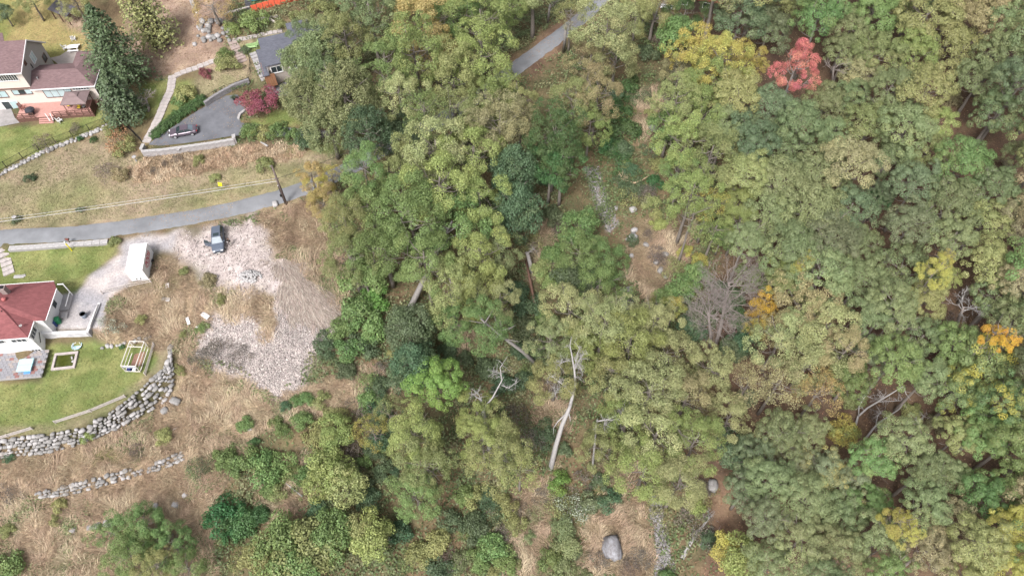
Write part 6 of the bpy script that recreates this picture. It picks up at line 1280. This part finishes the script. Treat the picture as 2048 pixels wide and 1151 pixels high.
fence('driveway_fence', 'black metal fence on the hedge bank above the driveway', [(303,276),(325,262),(350,244),(385,220),(415,200),(452,180),(500,165)], 1.1, 2.0, (.15, 1.05), IRON, .035, .03, True)
fence('stair_fence', 'black metal railing beside the timber-clad house steps', [(497,160),(503,135),(498,112)], 1.0, 1.6, (.2, .95), IRON, .03, .03, True)
RAILW = mat('weathered_rail', (.50, .45, .43), .85, .25, 4, .2, stretch=(.6, 3, 3))
fence('rail_fence', 'pale split-rail fence in front of the storage container', [(206,588),(248,578),(304,566)], 1.0, 3.4, (.45, .9), RAILW, .07, .06, False, True)
fence('rail_fence', 'grey three-rail fence panels standing along the curved boulder wall', [(112,846),(160,832),(212,812),(252,794)], .75, 3.4, (.2, .45, .7), RAILW, .06, .06, False, True)
fence('rail_fence', 'grey three-rail fence at the far end of the lawn above the boulders', [(-30,886),(0,878),(35,868),(66,858)], .75, 2.6, (.2, .45, .7), RAILW, .06, .06, False, True)
fence('rail_fence', 'grey rail fence panel beside the timber cage', [(292,750),(304,722),(310,690)], .75, 2.4, (.2, .45, .7), RAILW, .06, .06, False, True)
hb = G(350, 232); hg = thing('hedge', 'clipped dark green hedge on the bank above the driveway', 'hedge', hb)
hq, hl = pl([G(*p) for p in [(312,272),(335,252),(362,230),(390,212),(408,202)]], 16)
for q in hq:
    o = inst('foliage', rnd.choice(PROTO['shrub']), hg, on(q, .25) - hb, (0, 0, rnd.random() * 6), (.52, .52, .6)); o.color = (.085, .15, .055, .5); o['second_colour'] = [.11, .18, .06]
# timber cage on the lawn
cg = thing('timber_cage', 'open white timber cage frame on the lawn', 'cage', G(275, 718), R(-2)); CWD = mat('cage_timber', (.62, .58, .54), .8, .12, 4)
X0, Y0, ZH = 1.05, 2.0, 1.7
for sx in (-1, 1):
    for sy in (-1, 1): MB().box((sx * X0, sy * Y0, ZH / 2), (.1, .1, ZH)).build('post', CWD, cg)
    for zz in (.06, ZH): MB().beam((sx * X0, -Y0, zz), (sx * X0, Y0, zz), .1, .1).build('rail', CWD, cg)
    MB().beam((sx * X0, -Y0, .9), (sx * X0, Y0, .9), .07, .07).build('rail', CWD, cg)
for y in (-Y0, Y0 * .55, Y0):
    MB().beam((-X0, y, ZH + .01), (X0, y, ZH + .01), .1, .1).build('crossbar', CWD, cg)
for y in (-Y0, Y0): MB().beam((-X0, y, .07), (X0, y, .07), .1, .1).build('crossbar', CWD, cg)
MB().box((0, -Y0 + .05, 1.35), (2.0, .04, .55)).build('panel', mat('cage_panel', (.46, .47, .56), .6), cg); MB().box((.1, .2, .04), (1.5, 2.6, .06)).build('floor', mat('cage_soil', (.26, .15, .11), .9, .3, 4), cg); MB().box((-.5, -1.8, .3), (.5, .4, .5)).build('box', mat('navy_box', (.03, .04, .14), .5), cg); MB().box((.2, -1.8, .2), (.4, .4, .35)).build('box', WHITE, cg)
# loose boards on the slope
for i, (px_, py_, w, d, a, lab) in enumerate([(411, 632, 1.5, .7, -35, 'white foam board lying on the weedy slope'), (377, 643, .45, 1.2, 25, 'narrow white board lying among green weeds'), (396, 655, .5, .3, 10, 'scrap of white board below the foam board'), (336, 572, .5, .8, 10, 'crumpled white plastic behind the container'), (333, 600, 1.3, .6, -10, 'flat pale slab in the dry grass near the container')]):
    p = G(px_, py_); o = MB().box((0, 0, 0), (w, d, .12)).build('loose_board', WHITE if i < 4 else STONEP, None, False, p + Vector((0, 0, .22))); o.rotation_euler = (.12, -.1, R(a)); tag(o, lab, 'board')
wt = thing('flat_stone', 'long pale flat stone set in the front lawn', 'stone', G(38, 553)); inst('stone', STONES[9], wt, (0, 0, .05), (0, 0, .1), (1.0, .35, .2)); inst('stone', STONES[8], wt, (.5, .1, .05), (0, 0, .4), (.5, .3, .15))
# orange fence round a covered pool at the top of the garden
of = thing('pool_fence', 'bright orange panel fence round the garden pool', 'fence', G(504, 24)); OR = mat('orange_panel', (.72, .13, .07), .7, .08, 2); A, B_p = G(504, 24), G(645, -8); nP = 12
for i in range(nP):
    a = A.lerp(B_p, i / nP); b_ = A.lerp(B_p, (i + 1) / nP); d = b_ - a; pn_ = MB().box((0, 0, .6), (math.hypot(d.x, d.y) - .06, .06, 1.4)).build('panel', OR, of, False, on((a + b_) / 2) - of.location); pn_.rotation_euler = (0, 0, math.atan2(d.y, d.x)); MB().box((0, 0, .6), (.09, .09, 1.3)).build('post', BROWNW, of, False, on(a) - of.location)
pv = sheet('pool_cover', [(505,8),(560,0),(620,-14),(620,-60),(505,-60)], mat('teal_cover', (.03, .15, .17), .5, .15, 1), .6); del pv['kind']; tag(pv, 'teal pool cover behind the orange fence', 'pool cover')
ds = thing('dark_steps', 'dark stairs beside the orange fence', 'steps', G(500, 22), R(15))
for k in range(5): MB().box((0, k * .5, .1 + .15 * k), (1.3, .5, .3)).build('step', mat('dark_step', (.07, .07, .08), .8), ds)
for pts, lab in [([(488,44),(530,38),(556,34)], 'grey timber bed edge below the orange fence'), ([(540,40),(560,52)], 'short pale bed edge beside the garden bush'), ([(448,30),(500,16)], 'grey retaining plank behind the straw-yellow tree')]:
    P = [G(*p) for p in pts]; t = thing('bed_edging', lab, 'edging', P[0])
    for a, b_ in zip(P, P[1:]): MB().beam(a - P[0] + Vector((0, 0, .2)), b_ - P[0] + Vector((0, 0, .2)), .2, .4).build('plank', RAILW, t)
gp_ = thing('grey_beam', 'long grey board leaning at the top of the leaf-strewn yard', 'board', G(392, 26)); P = W(380, -6, gp_.location.z + .8) - gp_.location; MB().beam((0, 0, .1), P, .7, .12).build('board', CONC, gp_); MB().box((0, 0, .08), (.5, .3, .16)).build('foot', WHITE, gp_)
# things seen at the far edge above the stream
bn = thing('park_bench', 'white bench at the far edge of the woods', 'bench', G(1336, 20), R(-12))
for k in range(3): MB().box((0, -.2 + k * .2, .45), (3.0, .16, .05)).build('seat_slat', WHITE, bn)
for k in range(2): MB().box((0, .3, .65 + k * .2), (3.0, .05, .15)).build('back_slat', WHITE, bn)
for sx in (-1.3, 0, 1.3): MB().box((sx, .05, .22), (.1, .5, .44)).build('leg', IRON, bn)
hv = thing('cabin', 'dark cabin with white trim glimpsed behind the far trees', 'cabin', G(1392, 24), R(-15)); MB().box((0, 2, 1.4), (8, 4, 3.2)).build('wall', mat('cabin_brown', (.10, .075, .06), .8, .2, 2), hv); b = MB(); slab(b, [(-4.5, -.4, 2.9), (4.5, -.4, 2.9), (4.5, 4.4, 3.4), (-4.5, 4.4, 3.4)], .15); b.build('roof', mat('cabin_roof', (.38, .12, .09), .8, .2, 2), hv); window(hv, -3, -2, 1.2, 2.2, 0, 'y', -1, 1, 1, GLASS, WHITE, .12); window(hv, 1, 2, 1.2, 2.2, 0, 'y', -1, 1, 1, GLASS, WHITE, .12)

# ------------------------------------------------------------------ tell look-alike trees apart by their neighbours
byl = {}
for r_ in TREES: byl.setdefault(r_[4], []).append(r_)
for lab, rs in byl.items():
    if len(rs) < 2: continue
    for px, py, word, t, _ in rs:
        nb_ = []
        for q in sorted(TREES, key=lambda q: (q[0] - px) ** 2 + (q[1] - py) ** 2)[1:]:
            if q[2] != word and q[2] not in nb_: nb_.append(q[2])
            if len(nb_) == 2: break
        l2 = f'{lab}, next to {nb_[0]}'
        t['label'] = l2 if len(l2.split()) <= 16 else lab
seen_ = {}
for px, py, word, t, _ in TREES: seen_.setdefault(t['label'], []).append((px, py, word, t))
for lab, rs in seen_.items():
    if len(rs) > 1:
        for px, py, word, t in rs:
            nb_ = []
            for q in sorted(TREES, key=lambda q: (q[0] - px) ** 2 + (q[1] - py) ** 2)[1:]:
                if q[2] != word and q[2] not in nb_: nb_.append(q[2])
                if len(nb_) == 2: break
            l2 = f'{lab} and {nb_[1]}'
            if len(l2.split()) <= 16: t['label'] = l2
for px, py, word, t, _ in TREES: t['group'] = t['label']
